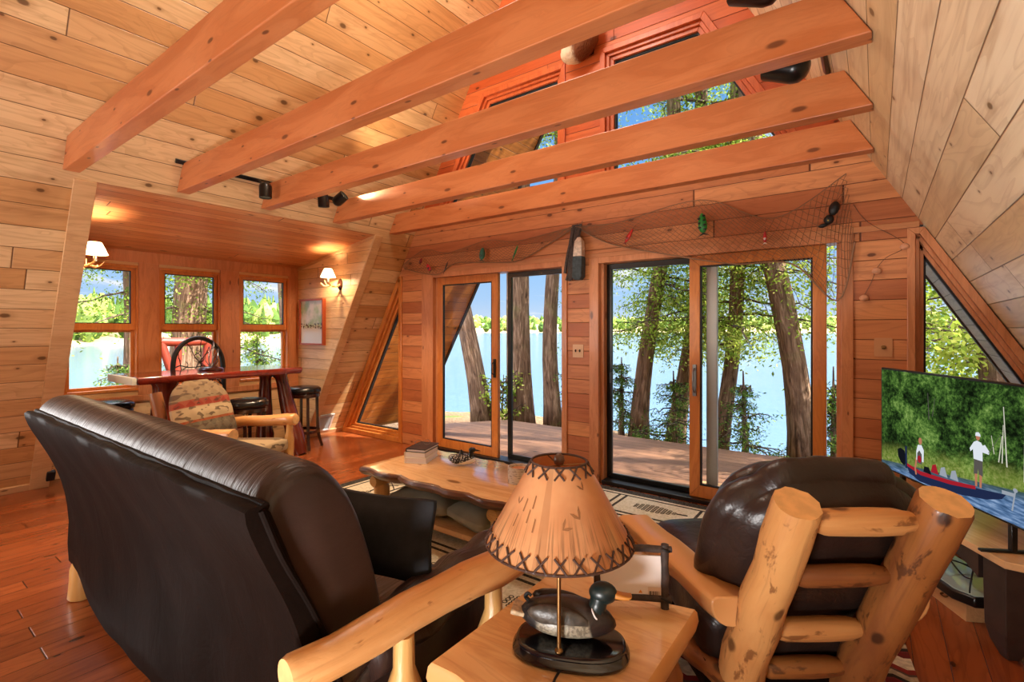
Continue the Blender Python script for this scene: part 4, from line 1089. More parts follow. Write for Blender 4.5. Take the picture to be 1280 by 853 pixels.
def make_stool(label, loc, rz):
    st = thing('bar_stool', label, 'stool', loc, rz, 'round black bar stools at the tall table')
    mb = MB(); mb.lathe([(.0,.66),(.17,.66),(.185,.67),(.19,.69),(.185,.715),(.16,.733),(.1,.742),(0,.744)], 28); mb.build('seat', M['blackvinyl'], st, sharp=60)
    mb = MB(); mb.lathe([(.165,.61),(.175,.615),(.178,.65),(.17,.66),(0,.66)], 28); mb.build('seat_ring', M['darkwood'], st, sharp=40)
    for k in range(4):
        a = PI/4+k*PI/2; c_, s_ = math.cos(a), math.sin(a)
        P = spline([(.145*c_,.145*s_,.63),(.15*c_,.15*s_,.35),(.165*c_,.165*s_,.15),(.205*c_,.205*s_,0)], 4)
        mb = MB(); mb.tube(P, .021, 4, 0); mb.build('leg', M['darkwood'], st, sharp=30)
    mb = MB(); mb.lathe([(.16,.19),(.178,.19),(.178,.222),(.16,.222),(.16,.19)], 28, None, 0, False); mb.build('foot_ring', M['darkwood'], st, sharp=40)
    return st
s0 = make_stool('black round stool by the corner, past the right end of the red table', (-5.52,3.28,0), .5)
dup(s0, 'black round stool in front of the red table, just behind the patterned chair', (-4.98,2.36,0), .2)
dup(s0, 'black round stool at the left end of the red table, mostly hidden by the sofa', (-5.84,1.5,0), .9)
ir = thing('swivel_stool', 'black bar stool with arched iron branch back, between table and middle window', 'stool', (-5.88, 2.32, 0), 0)
mb = MB(); mb.lathe([(0,.66),(.19,.66),(.2,.69),(.18,.725),(0,.735)], 24); mb.build('seat', M['blackvinyl'], ir, sharp=50)
mb = MB(); arch = [(-.1,-.25,.66),(-.12,-.25,1.0),(-.13,-.22,1.16),(-.135,-.13,1.28),(-.135,0,1.325),(-.135,.13,1.28),(-.13,.22,1.16),(-.12,.25,1.0),(-.1,.25,.66)]
mb.tube(spline(arch, 5), .024, 8, flat=1.4); mb.tube([(-.1,-.25,.67),(-.02,-.12,.67)], .018, 6); mb.tube([(-.1,.25,.67),(-.02,.12,.67)], .018, 6); mb.build('arched_back', M['blackmat'], ir)
tw = MB(); rr = random.Random(3)
for base_, tip in (((-.125,-.22,.78),(-.13,.16,1.24)), ((-.125,.22,.80),(-.13,-.14,1.26)), ((-.12,0,.7),(-.13,.03,1.31)), ((-.125,-.24,1.02),(-.13,.24,.98)), ((-.125,-.1,.7),(-.13,-.2,1.2)), ((-.125,.12,.7),(-.13,.21,1.18))):
    a, b = V(base_), V(tip); P = [a.lerp(b, i/7)+V((rr.uniform(-.006,.006), rr.uniform(-.025,.025), rr.uniform(-.02,.02))) for i in range(8)]
    tw.tube(P, [.0075-.0006*i for i in range(8)], 6)
    for i in (2, 4, 5):
        q = P[i]+V((0, rr.uniform(-.09,.09), rr.uniform(.03,.09))); q.z = min(q.z, 1.2); q.y = max(-.2, min(.2, q.y)); tw.tube([P[i], (P[i]+q)/2+V((0,.012,0)), q], [.005,.004,.003], 5)
tw.build('iron_branches', M['blackmat'], ir)
for k in range(4):
    a = PI/4+k*PI/2; c_, s_ = math.cos(a), math.sin(a); mb = MB(); mb.tube([(.14*c_,.14*s_,.66),(.21*c_,.21*s_,0)], .018, 8); mb.build('leg', M['blackmat'], ir)
mb = MB(); mb.tube([(.19*math.cos(a), .19*math.sin(a), .2) for a in [2*PI*i/28 for i in range(28)]], .01, 8, closed=True); mb.build('foot_ring', M['blackmat'], ir)
cp = thing('table_centrepiece', 'twisted wire centrepiece on a dark oval base on the red table', 'ornament', (-5.5, 2.24, 1.0), .3)
mb = MB(); mb.lathe([(.0,0),(.11,0),(.115,.012),(.1,.03),(.05,.04),(0,.042)], 24, None, 0, True, 1.2, .8); mb.build('base', M['darkwood'], cp, sharp=50)
for k, (dx_, h_) in enumerate(((-.06,.24),(0,.3),(.06,.22))):
    mb = MB(); P = spline([(dx_*.3,0,.04),(dx_-.05,.02,.12),(dx_,.03,h_),(dx_+.05,-.02,.14),(dx_*.3+.01,-.01,.04)], 6); mb.tube(P, .004, 6); mb.build('wire_loop', M['steel'], cp)

# ---------------------------------------------------------------- patterned log chair behind the sofa
rc = thing('log_chair', 'log chair with brown wildlife-patterned tufted cushion, between sofa and red table', 'armchair', (-4.38, 1.97, 0), math.atan2(.37,.93)-PI/2)
t = NT('lodge_pattern'); oc = t.coord(); x, y, z = t.xyz(oc)
v = z
nz = t.noise(oc, 22, 4); n2 = t.noise(oc, 9, 2)
c = t.ramp(t.math('ADD', t.math('MULTIPLY', v, 1.5), .5), [(0, lin('#664a38')), (.10, lin('#4d3d34')), (.17, lin('#8d4c30')), (.21, lin('#574d40')), (.34, lin('#605646')), (.4, lin('#8c4528')), (.43, lin('#a58f70')), (.58, lin('#9f896a')), (.6, lin('#8a3a2c')), (.69, lin('#7d6a52')), (.75, lin('#7a654e')), (1, lin('#5c4b3a'))], 'CONSTANT')
dia = t.math('ADD', t.math('PINGPONG', t.math('MULTIPLY', x, 12.0), .5), t.math('PINGPONG', t.math('MULTIPLY', z, 12.0), .5))
spot = t.math('MULTIPLY', t.smooth(t.noise(t.vec(t.math('MULTIPLY', x, 13.0), t.math('MULTIPLY', z, 26.0), 0.0), 1.0, 1), .56, .6), .8)
c = t.mix(spot, c, lin('#4a372c')); c = t.mix(t.math('MULTIPLY', t.smooth(dia, .42, .5), .08), c, lin('#c0a47c'))
M['lodge'] = t.bsdf(c, .85, 0, .2, nz, .3, .004)
def tuft(q, p):
    k = (1-abs(p.x)**4)*(1-abs(p.z)**4); d = 0
    if p.y != 0:
        d = .028*(math.sin(q.x*PI/.14+PI/2)**2*math.sin(q.z*PI/.14+PI/2)**2)**.35
    z = q.z; x = q.x
    # rounded top
    if p.z > 0: x *= math.sqrt(max(.05, 1-(p.z**2.4)*.8))
    return (x, q.y*(.4+.6*k)+(.04*(d/.028) if q.y > 0 else 0)*k*.6, z)
mb = MB(); mb.rbox((0,0,0), (.3,.075,.3), .06, 20, tuft); mb.build('back_cushion', M['lodge'], rc, loc=(0,-.33,.69), rot=(.3,0,0), sharp=180)
mb = MB(); mb.rbox((0,0,0), (.28,.31,.065), .05, 10); mb.build('seat_cushion', M['lodge'], rc, loc=(0,.02,.39), rot=(.06,0,0), sharp=180)
mb = MB(); mb.rbox((0,0,.29), (.29,.3,.035), .01, 3); mb.build('seat_frame', M['logbark'], rc)
for s in (-1, 1):
    log((s*.27,-.28,.0), (s*.3,-.5,.90), .048, .046, 'back_post', M['logbark'], rc, 14, .95, M['cut'])
    log((s*.33,-.38,.56), (s*.35,.33,.61), .046, .052, 'arm', M['log'], rc, 16, .85, M['cut'])
    log((s*.33,.26,.0), (s*.34,.27,.575), .045, .042, 'front_post', M['logpale'], rc, 14, .9, None, .003, (.75, .028))
    log((s*.3,-.27,.2), (s*.32,.26,.2), .03, .03, 'side_rail', M['logpale'], rc, 10)
log((-.28,-.42,.62), (.28,-.42,.62), .035, .035, 'back_rail', M['logbark'], rc, 12); log((-.3,.27,.27), (.3,.27,.27), .04, .04, 'front_rail', M['logpale'], rc, 12)

# ---------------------------------------------------------------- dormer wall things
M['glow'] = emit('lit_fabric_shade', '#ffd9a8', 2.6)
t = NT('sconce_shade'); 
d_ = t.n('ShaderNodeBsdfTranslucent', ins={0: lin('#fff0d8')}); d2_ = t.n('ShaderNodeBsdfDiffuse', ins={0: lin('#f2dfc4')}); em = t.n('ShaderNodeEmission', ins={0: lin('#ffd3a0'), 1: .9})
m1 = t.n('ShaderNodeMixShader', ins={0: .5, 1: d_.outputs[0], 2: d2_.outputs[0]}); ad = t.n('ShaderNodeAddShader'); t.L.new(m1.outputs[0], ad.inputs[0]); t.L.new(em.outputs[0], ad.inputs[1]); t.L.new(ad.outputs[0], t.out.inputs[0]); M['sconce'] = t.mat
SB = []
def sconce(label, x, y, sgn):
    """sgn: direction in Y pointing out from the wall"""
    root = thing('wall_sconce', label, 'lamp', (x, y, 1.97), 0 if sgn > 0 else PI, 'antler wall sconces in the dormer')
    mb = MB(); mb.lathe([(.0,0),(.055,0),(.058,.008),(.05,.018),(0,.018)], 24, Matrix.Rotation(-PI/2, 4, 'X'), 0, True, .8, 1.25); mb.build('backplate', M['darkwood'], root, sharp=40)
    mb = MB()
    mb.tube(spline([(0,.01,.0),(.0,.06,-.03),(.01,.12,-.02),(.02,.16,.02)], 5), [.012]*12+[.01]*4, 8)
    mb.build('antler_arm', M['antler'], root)
    for pts in (((.01,.05,-.02),(.07,.09,-.035),(.12,.12,.0),(.14,.13,.05)), ((.01,.06,-.02),(-.06,.1,-.04),(-.12,.13,-.01),(-.145,.14,.055)), ((.015,.12,-.02),(.07,.17,-.03),(.11,.2,.01)), ((.01,.11,-.02),(-.05,.18,-.03),(-.08,.2,.0))):
        P = spline(pts, 5); mb = MB(); mb.tube(P, [.009*(1-.75*i/(len(P)-1)) for i in range(len(P))], 7); mb.build('antler_tine', M['antler'], root)
    mb = MB(); mb.lathe([(.012,0),(.013,.05),(.008,.055),(0,.055)], 12, Matrix.Translation((.02,.16,.02))); mb.build('candle_sleeve', M['white'], root)
    mb = MB(); n_ = 40
    for z, r in ((0,.085),(.1,.042)):
        for j in range(n_):
            a = 2*PI*j/n_; r2 = r*(1+.03*(j % 2)); mb.v.append((.02+r2*math.cos(a), .16+r2*math.sin(a), .075+z))
    for j in range(n_): mb.face([j, (j+1) % n_, n_+(j+1) % n_, n_+j])
    mb.build('shade', M['sconce'], root, sharp=180)
    SB.append((x+.02*sgn, y+.16*sgn, 1.97+.105))
sconce('lit antler sconce on the near dormer wall, in front of the first window', -5.25, DY0+.001, 1)
sconce('lit antler sconce on the far dormer wall above the framed picture', -5.27, DY1-.001, -1)
BULBS = SB
pc_ = thing('framed_picture', 'small framed picture in a red frame on the far dormer wall below the sconce', 'picture', (-5.85, DY1, 1.515))
mb = MB(); ring(mb, rect(-.27, .27, -.295, .295), .022, 0, .05, 0); mb.prism(rect(-.26,.26,-.285,.285), 0, .004)
for i_, v_ in enumerate(mb.v): mb.v[i_] = (v_[0], -v_[2], v_[1])
mb.build('picture_frame', plain('red_frame', '#a8502c', .4), pc_, smooth=False, bevel=.002)
t = NT('watercolour_reeds'); x, y, z = t.xyz(t.coord()); n1 = t.noise(t.coord(), 7, 4); n2 = t.noise(t.coord(), 30, 3)
c = t.mix(t.smooth(n1, .35, .65), lin('#e6e3c8'), lin('#9dbb7e')); c = t.mix(t.smooth(z, -.05, -.1), c, lin('#dfe2cf'))
dkb = t.math('MULTIPLY', t.smooth(n2, .5, .56), t.math('MULTIPLY', t.smooth(z, -.1, -.07), t.smooth(z, .0, -.03))); c = t.mix(dkb, c, lin('#3d3a30'))
M['art'] = t.bsdf(c, .25, 0, .5, coat=.5)
mb = MB(); mb.box((0,-.03,0), (.5,.006,.55)); mb.build('print', M['art'], pc_, smooth=False)
hv = thing('wall_register', 'white sloping floor register low on the wall, beside the corner stool', 'register', mw=ml @ Matrix.Translation((3.8,.205,.0)))
mb = MB(); ring(mb, rect(-.12,.12,-.135,.135), .028, .0, .022); mb.box((0,.12,.011), (.24,.03,.022)); mb.build('register_frame', M['white'], hv, bevel=.003)
mb = MB(); mb.box((0,-.01,.006), (.18,.21,.006))
for k in range(14): mb.box((0,-.105+.014*k,.012), (.18,.004,.012))
mb.build('grille', plain('register_grey', '#c3c8cb', .5), hv, smooth=False)
mb = MB(); mb.lathe([(.006,0),(.005,.01),(0,.011)], 10, Matrix.Translation((.09,.12,.02))); mb.build('knob', M['black'], hv)
ob = MB(); ob.rbox((0,0,.02), (.03,.05,.02), .006, 4)
o = ob.build('outlet_plug', M['blackmat'], mw=ml @ Matrix.Translation((1.1,.14,.0))); tag(o, 'small black plug box at the foot of the sloping trim, behind the sofa', 'outlet')

# ---------------------------------------------------------------- track lights
def track(name, mw, L, label):
    root = thing(name, label, 'light track', mw=mw, group=None)
    mb = MB(); mb.box((L/2,0,.012), (L,.034,.024)); mb.build('rail', M['black'], root, bevel=.003)
    return root
tk = track('light_track', ml @ Matrix.Translation((1.55, sl(2.755), .0)), 1.85, 'black light track on the left roof slope above the dormer')
def can(label, p, d, mount, r=.052, L=.14):
    p, d = V(p), V(d).normalized()
    q = d.to_track_quat('Z', 'Y').to_matrix().to_4x4(); q.translation = p
    root = thing('track_spotlight', label, 'spotlight', mw=q, group=None)
    mb = MB(); mb.lathe([(.0,-L*.5),(r*.5,-L*.47),(r*.85,-L*.36),(r,-L*.2),(r,L*.5),(r*.94,L*.5),(r*.9,L*.25),(0,L*.2)], 24); mb.build('housing', M['black'], root, sharp=45)
    mb = MB(); mb.lathe([(0,L*.24),(r*.85,L*.3),(r*.87,L*.32),(0,L*.33)], 20); mb.build('bulb', M['glow'] if 'lit' in label.split() else M['blackmat'], root, sharp=45)
    inv = q.inverted(); m_ = inv @ V(mount); mb = MB(); side = V((r*.9, 0, -L*.1))
    mb.tube([m_, m_.lerp(side, .6), side], .009, 8); mb.build('bracket', M['black'], root)
    return root
SPOTS = []
def onslope(y, z, off): return V((xl(z)+off*S3/2, y, z-off*.5))
for lb, p, d, mt_ in (('lit black can spotlight pointing down, left of the third beam', (-4.30,2.19,2.64), (.02,0,-1), (-4.43,2.19,2.755)),
                      ('lit black can spotlight half hidden by the third beam', (-4.25,2.72,2.66), (-.05,.1,-1), (-4.43,2.75,2.755)),
                      ('lit black spotlight tipped sideways, just left of the fourth beam', (-4.26,2.9,2.70), (.45,.2,.35), (-4.43,2.95,2.755))):
    can(lb, p, d, mt_); SPOTS.append((V(p)+V(d).normalized()*.09, V(p)+V(d).normalized()))
tk2 = track('light_track', mr @ Matrix.Translation((-3.35, sl(2.9), 0)), 1.4, 'black light track high on the right roof slope over the beam ends')
for lb, p, d, mt_ in (('big black dome-backed spotlight between third and fourth beam ends', (-.36,2.82,2.74), (-.75,.05,.35), (-.24,2.82,2.9)),
                      ('big black dome-backed spotlight cut by the top of the picture', (-.40,2.28,2.86), (-.75,.05,.35), (-.24,2.3,2.9))):
    can(lb, p, d, mt_, .075, .2)

# ---------------------------------------------------------------- front wall ornaments
def wallpt(x, z, off=.03): return V((x, W-off, z))
def plate_(name, label, x, z, w, h, mat, detail):
    root = thing(name, label, 'switch plate', (x, W, z))
    mb = MB(); mb.rbox((0,-.004,0), (w/2,.004,h/2), .003, 4); mb.build('plate', mat, root)
    detail(root); return root
def sw(root):
    for dx_ in (-.022, .022):
        mb = MB(); mb.box((dx_,-.014,.002), (.009,.016,.02), Matrix.Rotation(.4, 3, 'X')); mb.build('toggle', M['espresso'], root)
plate_('light_switch', 'double light switch plate on the narrow wall between the glass doors', -2.283, 1.215, .115, .125, M['ivory'], sw)
def dm(root):
    mb = MB(); mb.lathe([(.014,0),(.013,.012),(.006,.014),(0,.014)], 16, Matrix.Translation((0,-.008,0)) @ Matrix.Rotation(PI/2, 4, 'X')); mb.build('dial', M['brass'], root)
plate_('dimmer_switch', 'tan wooden dimmer plate on the cedar boards above the television', .035, 1.30, .1, .125, plain('tan_plate', '#c79064', .45), dm)

# fishing net
def poly_at(pts, t):
    L = [0]
    for a, b in zip(pts, pts[1:]): L.append(L[-1]+(V(b)-V(a)).length)
    s = t*L[-1]
    for i in range(len(pts)-1):
        if s <= L[i+1]+1e-9: return V(pts[i]).lerp(V(pts[i+1]), (s-L[i])/(L[i+1]-L[i]))
    return V(pts[-1])
fn = thing('fishing_net', 'brown fishing net draped in swags over the glass doors', 'net', (0, W, 0))
Z = lambda u, v_: None
topL = spline([(-4.72,2.22,0),(-4.35,2.37,0),(-3.95,2.30,0),(-3.38,2.38,0),(-2.98,2.33,0),(-2.31,2.40,0)], 6)
botL = spline([(-4.70,2.17,0),(-4.15,2.06,0),(-3.85,2.17,0),(-3.36,2.14,0),(-2.95,2.13,0),(-2.55,2.28,0),(-2.31,2.39,0)], 6)
topR = spline([(-2.29,2.40,0),(-1.85,2.38,0),(-1.15,2.47,0),(-.62,2.25,0),(-.17,2.50,0)], 6)
botR = spline([(-2.29,2.39,0),(-1.95,2.20,0),(-1.45,2.06,0),(-.9,1.93,0),(-.5,1.90,0),(-.22,1.62,0),(-.12,2.02,0)], 6)
nets = ((topL, botL, 46, 7), (topR, botR, 44, 9))
for (tp, bt, nu, nv) in nets:
    mb = MB()
    def NP(i, j):
        a, b = poly_at(tp, i/nu), poly_at(bt, i/nu); q = a.lerp(b, j/nv)
        return V((q.x, -.028-.03*math.sin(PI*j/nv)*(.6+.4*math.sin(i*.7)), q.y+.006*math.sin(i*2.1+j)))
    for k in range(-nv, nu+1):
        for sg in (1, -1):
            P = []
            for j in range(nv+1):
                i = k+j if sg > 0 else k+nv-j
                if 0 <= i <= nu: P.append(NP(i, j))
            if len(P) > 1: mb.tube(P, .0017, 3, 0, False)
    mb.build('mesh_panel', M['net'], fn)
    for edge, r in ((tp, .0035), (bt, .006)):
        mb = MB(); mb.tube([V((p.x, -.03-.004*math.sin(i), p.y)) for i, p in enumerate(edge)], r, 6); mb.build('edge_rope', M['rope'], fn)
mb = MB()
for k in range(11):
    x0 = -2.32+.008*k; P = spline([(x0,-.03,2.41),(x0-.01+R.uniform(-.02,.01),-.05+R.uniform(-.02,.01),2.26),(x0-.035+R.uniform(-.03,.03),-.045,2.08),(x0-.05+R.uniform(-.04,.02),-.04,1.92+R.uniform(-.04,.05))], 5); mb.tube(P, .013, 6, jit=.2)
mb.build('gathered_bunch', M['bundle'], fn)
M['cordt'] = plain('thin_cord', '#6b5140', .8)
def hang(name, label, cat, x, z, build, tilt=0):
    root = thing(name, label, cat, (x, W-.075, z)); root.rotation_euler = (0, tilt, 0)
    build(root); return root
def buoy(root):
    sp = [(0,.19),(.02,.185),(.03,.16),(.033,.1),(.036,.05)]
    mb = MB(); mb.loft([[V((a*r*1.1, b*r*.9, z)) for a, b in ((-1,-1),(1,-1),(1,1),(-1,1))] for r, z in ((.042,.02),(.04,.08),(.034,.16),(.015,.2))]); mb.build('white_top', plain('chipped_white', '#c9b9a8', .7, var=.25, scale=30), root, bevel=.006)
    mb = MB(); mb.loft([[V((a*r*1.1, b*r*.9, z)) for a, b in ((-1,-1),(1,-1),(1,1),(-1,1))] for r, z in ((.03,-.2),(.044,-.17),(.045,-.02),(.042,.02))]); mb.build('dark_bottom', plain('weathered_blue', '#39454a', .7, var=.3, scale=30), root, bevel=.006)
    mb = MB(); mb.tube([(0,0,.2),(.005,.02,.26),(0,.045,.36)], .003, 6); mb.build('cord', M['cordt'], root)
hang('net_buoy', 'wooden buoy, white above dark, hanging from the gathered net between the doors', 'buoy', -2.235, 2.08, buoy, .03)
def lure(c1, c2, L, r, kind):
    def f(root):
        m1 = plain('lure_'+c1.strip('#'), c1, .35, var=.15, scale=50); m2 = plain('lure_'+c2.strip('#')+'_b', c2, .35)
        mb = MB(); mb.ell((0,0,0), (r,r*.8,L/2), 14, 10, None, (lambda p: (p.x*(1-.25*p.z/(L/2)), p.y, p.z)) if kind != 'stick' else None); mb.build('lure_body', m1, root, sharp=180)
        mb = MB()
        if kind == 'fish':
            for k in range(7): mb.ell(((-1)**k*r*.55, -r*.62, L*(-.36+.115*k)), (r*.4,r*.3,L*.05), 8, 6)
        else: mb.lathe([(r*.72,-L*.3),(r*.84,-L*.22),(r*.9,-L*.12),(r*.88,-L*.1)], 14, None, 0, False, 1.05, .9)
        mb.build('lure_marking', m2, root)
        mb = MB(); mb.prism([(0,0),(r*1.3,-L*.2),(0,-L*.12),(-r*1.3,-L*.2)], -.001, .001, Matrix.Translation((0,0,-L*.46)) @ Matrix.Rotation(PI/2, 4, 'X')); mb.build('lure_tail', m2, root, smooth=False)
        mb = MB(); mb.tube(spline([(0,-r*.5,-L*.1),(.006,-r*1.3,-L*.28),(-.004,-r*1.5,-L*.2)], 4), .0012, 5); mb.build('hook', M['steel'], root)
        mb = MB(); mb.tube([(0,0,L*.48),(0,.02,L*.48+.04)], .0012, 5); mb.build('cord', M['cordt'], root)
    return f
for lb, x, z, c1, c2, L, r, kd, tl_ in (
    ('small dark red lure at the left end of the net', -4.36, 2.235, '#7c2026', '#3a1b1a', .07, .02, 'plug', .5),
    ('red and black lure just below the dark red one in the net', -4.23, 2.15, '#c22a34', '#151414', .10, .024, 'plug', -.6),
    ('thin dark stick lure above the left sliding door', -3.95, 2.13, '#2c211d', '#54433a', .13, .009, 'stick', .5),
    ('teal oval lure hanging in the left swag of the net', -3.41, 2.235, '#2f6f63', '#1d4a42', .13, .034, 'plug', .15),
    ('thin bright green stick lure in the left swag', -2.97, 2.21, '#2f8f4a', '#1d5a33', .15, .011, 'stick', .45),
    ('bright red stick lure right of the hanging buoy', -1.74, 2.24, '#c8281f', '#7c1712', .13, .017, 'plug', .55),
    ('green and black spotted fish lure above the right sliding door', -1.12, 2.27, '#1f8a3a', '#14201a', .16, .034, 'fish', -.08),
    ('tiny red and white lure hanging above the right sliding door', -.67, 2.11, '#b3232a', '#e5dfd8', .085, .013, 'plug', 0)):
    hang('fishing_lure', lb, 'lure', x, z, lure(c1, c2, L, r, kd), tl_)['group'] = 'lures hung in the fishing net'
def critter(root):
    mb = MB(); mb.ell((0,0,.05), (.032,.026,.05), 14, 10); mb.ell((-.012,0,-.03), (.03,.026,.035), 14, 10); mb.build('body', plain('critter_black', '#0c0c0d', .5, var=.3, scale=50, bstr=.3), root, sharp=180)
    mb = MB(); mb.ell((-.035,-.004,-.075), (.03,.02,.014), 12, 8, Matrix.Rotation(-.4, 3, 'Y')); mb.build('tail', M['blackmat'], root)
    mb = MB(); mb.ell((-.012,-.024,-.038), (.005,.004,.005), 8, 6); mb.build('eye', plain('yellow_eye', '#b7a92c', .3), root)
    mb = MB(); mb.tube([(0,0,.1),(.01,.03,.14),(.018,.045,.16)], .0015, 5); mb.build('cord', M['cordt'], root)
hang('critter_lure', 'black critter lure hanging high on the header near the right roof slope', 'lure', -.25, 2.21, critter, .25)
ss = thing('shell_string', 'three pale shells strung on a cord on the cedar boards right of the doors', 'ornament', (0, W, 0))
M['shell'] = plain('pinkish_shell', '#c88f6c', .4, var=.15, scale=40)
sp_ = [(.148,1.965),(-.0,1.815),(-.07,1.635)]
for x_, z_ in sp_:
    mb = MB(); mb.ell((x_,-.014,z_), (.028,.014,.022), 14, 9, None, lambda p: (p.x*(1-.3*p.z/.022*.5), p.y*(1+.25*math.sin(math.atan2(p.z,p.x)*9)), p.z)); mb.build('shell', M['shell'], ss, sharp=180)
mb = MB(); mb.tube(spline([(-.13,-.02,2.28),(-.05,-.015,2.15),(.148,-.012,1.98),(.05,-.008,1.9),(.0,-.01,1.83),(-.03,-.008,1.74),(-.07,-.01,1.65)], 5), .0018, 5); mb.build('cord', M['cordt'], ss)
# furry mount between the gable windows
fm = thing('fur_mount', 'white and brown furry animal mount between the two upper windows', 'animal mount', (-2.2, W, 4.06))
t = NT('fur'); oc = t.coord(); x, y, z = t.xyz(oc); nz = t.noise(t.vec(t.math('MULTIPLY', x, 60.0), t.math('MULTIPLY', y, 60.0), t.math('MULTIPLY', z, 14.0)), 1.0, 3)
fcol = t.mix(t.smooth(t.math('ADD', x, t.math('MULTIPLY', nz, .05)), -.03, .03), lin('#e3d2bb'), lin('#7a4a33'))
M['fur'] = t.bsdf(fcol, .9, 0, .1, nz, .8, .02)
def furf(p): return (p.x+R.uniform(-.004,.004), p.y+R.uniform(-.004,.004), p.z+R.uniform(-.006,.006))
mb = MB(); mb.ell((0,-.13,-.02), (.2,.13,.13), 26, 18, Matrix.Rotation(-.5, 3, 'Y'), furf); mb.build('body', M['fur'], fm, sharp=180)
mb = MB(); mb.ell((.09,-.16,.08), (.1,.09,.1), 20, 14, None, furf); mb.build('hindquarter', M['fur'], fm, sharp=180)
mb = MB(); mb.rbox((0,-.012,.02), (.09,.012,.1), .01, 4); mb.build('mount_board', M['darkwood'], fm)
#P3END
# ================================================================ outdoors
GZ = -.34
def ground_z(x, y):
    edge = 8.6+.5*math.sin(x*.7)+(max(0, -x-7))*-.9
    d = y-edge
    # distance past the bank edge, the bank also drops to the left beyond x=-12
    d = max(d, -x-11.5+.4*math.sin(y))
    z = GZ-.03*max(0, y-6)
    if d > 0: z -= min(2.6, d*.75)
    return z+.04*math.sin(x*2.3)*math.cos(y*1.9)
mb = MB()
nx_, ny_ = 90, 70
mb.grid(lambda u, v: (lerp(-24, 12, u), lerp(-6, 22, v), ground_z(lerp(-24, 12, u), lerp(-6, 22, v))-.0), nx_, ny_)
# keep the ground out from under the cabin floor
t = NT('forest_floor'); oc = t.coord(); n1 = t.noise(oc, 1.2, 4); n2 = t.noise(oc, 24, 5, .7)
c = t.mix(t.smooth(n2, .35, .65), lin('#5f4430'), lin('#8f7355')); c = t.mix(t.smooth(n1, .52, .62), c, lin('#5f6a35'))
M['ground'] = t.bsdf(c, .95, 0, .1, n2, .6, .05)
o = mb.build('ground', M['ground'], sharp=180); o.location.z = -.02; struct(o)
t = NT('lake_water'); oc = t.coord()
x, y, z = t.xyz(oc)
w1 = t.noise(t.vec(t.math('MULTIPLY', x, .9), t.math('MULTIPLY', y, 1.6), 0.0), 1.0, 4, .6); w2 = t.noise(t.vec(t.math('MULTIPLY', x, .05), t.math('MULTIPLY', y, .12), 0.0), 1.0, 3)
M['water'] = t.bsdf(lin('#4f6272'), .16, 0, .6, t.math('ADD', w1, t.math('MULTIPLY', w2, 2.0)), .28, .1)
mb = MB(); mb.prism([(-1500,-300),(1500,-300),(1500,1500),(-1500,1500)], -.5, 0)
o = mb.build('lake', M['water'], loc=(0,0,-2.75), smooth=False); struct(o)
# far shore
M['farleaf'] = leafmat('far_forest', [(0, '#3f552b'), (.35, '#5b7233'), (.7, '#84944a'), (1, '#a9b062')], .0)
rr = random.Random(21)
def shore(az):
    a = math.degrees(az)
    if a < -58: return lerp(150, 190, (a+110)/52)
    if a < -47: return lerp(190, 620, ((a+58)/11)**1.5)
    return lerp(620, 760, min(1, (a+47)/60))
bm_ = MB(); hb = MB()
hp = []
for i in range(90):
    az = math.radians(lerp(-112, 62, i/89)); r = shore(az); k = r/700
    hp.append((az, r, k))
def dirp(az, r, z): return V((math.sin(az)*r, math.cos(az)*r, z))
rows = [[dirp(az, r*.985, -2.76) for az, r, k in hp], [dirp(az, r, -2.1) for az, r, k in hp], [dirp(az, r*1.06, -1+6*k+3*math.sin(az*9)*k) for az, r, k in hp], [dirp(az, r*1.25, 2+13*k+4*math.sin(az*7+1)*k) for az, r, k in hp], [dirp(az, r*1.6, -6) for az, r, k in hp]]
b = 0
for rw in rows: hb.v.extend([tuple(p) for p in rw])
n_ = len(hp)
for i in range(4):
    for j in range(n_-1): hb.face([i*n_+j, i*n_+j+1, (i+1)*n_+j+1, (i+1)*n_+j])
struct(hb.build('hills', plain('shore_bank', '#a89468', .95, var=.3, scale=.2), sharp=180))
def blob(mb, c, rx_, rz_h, cone, a):
    """lumpy crown, about 40 faces"""
    b = len(mb.v); N, K = 7, 5
    for i in range(K+1):
        t_ = i/K; rad = (math.sin(PI*min(1, t_*.93+.05))**.7 if not cone else (1-t_)*1.0+.02)
        for j in range(N):
            a_ = 2*PI*(j+.5*(i % 2))/N; q = rx_*rad*rr.uniform(.75, 1.2)
            mb.v.append((c.x+q*math.cos(a_), c.y+q*math.sin(a_), c.z+rz_h*t_))
    for i in range(K):
        for j in range(N):
            mb.face([b+i*N+j, b+i*N+(j+1) % N, b+(i+1)*N+(j+1) % N, b+(i+1)*N+j], None, 0, min(1, max(.001, a+rr.uniform(-.14, .14)+.1*(i-2.5)/2.5)))
for i in range(2300):
    az = math.radians(rr.uniform(-110, 60)); r = shore(az); k = r/700; lay = rr.random()**.8
    rr_ = r*(1.0+.24*lay); base = -2.3+(lay*13.5*k+ (2*k)*math.sin(az*7+1)*lay)
    near = math.degrees(az) < -54
    s_ = rr.uniform(.7, 1.25)
    con = rr.random() < (.45 if near else .3)
    h_ = (11 if near else 12)*s_*(1.15 if con else 1); w_ = (2.6 if near else 4.6)*s_*(.75 if con else 1)
    blob(bm_, dirp(az, rr_, base), w_, h_, con, rr.random()*(.55 if con else 1))
o = bm_.build('far_treeline', M['farleaf'], sharp=180, smooth=False); tag(o, 'sunlit forest along the far shore of the lake', 'forest', None, 'stuff')

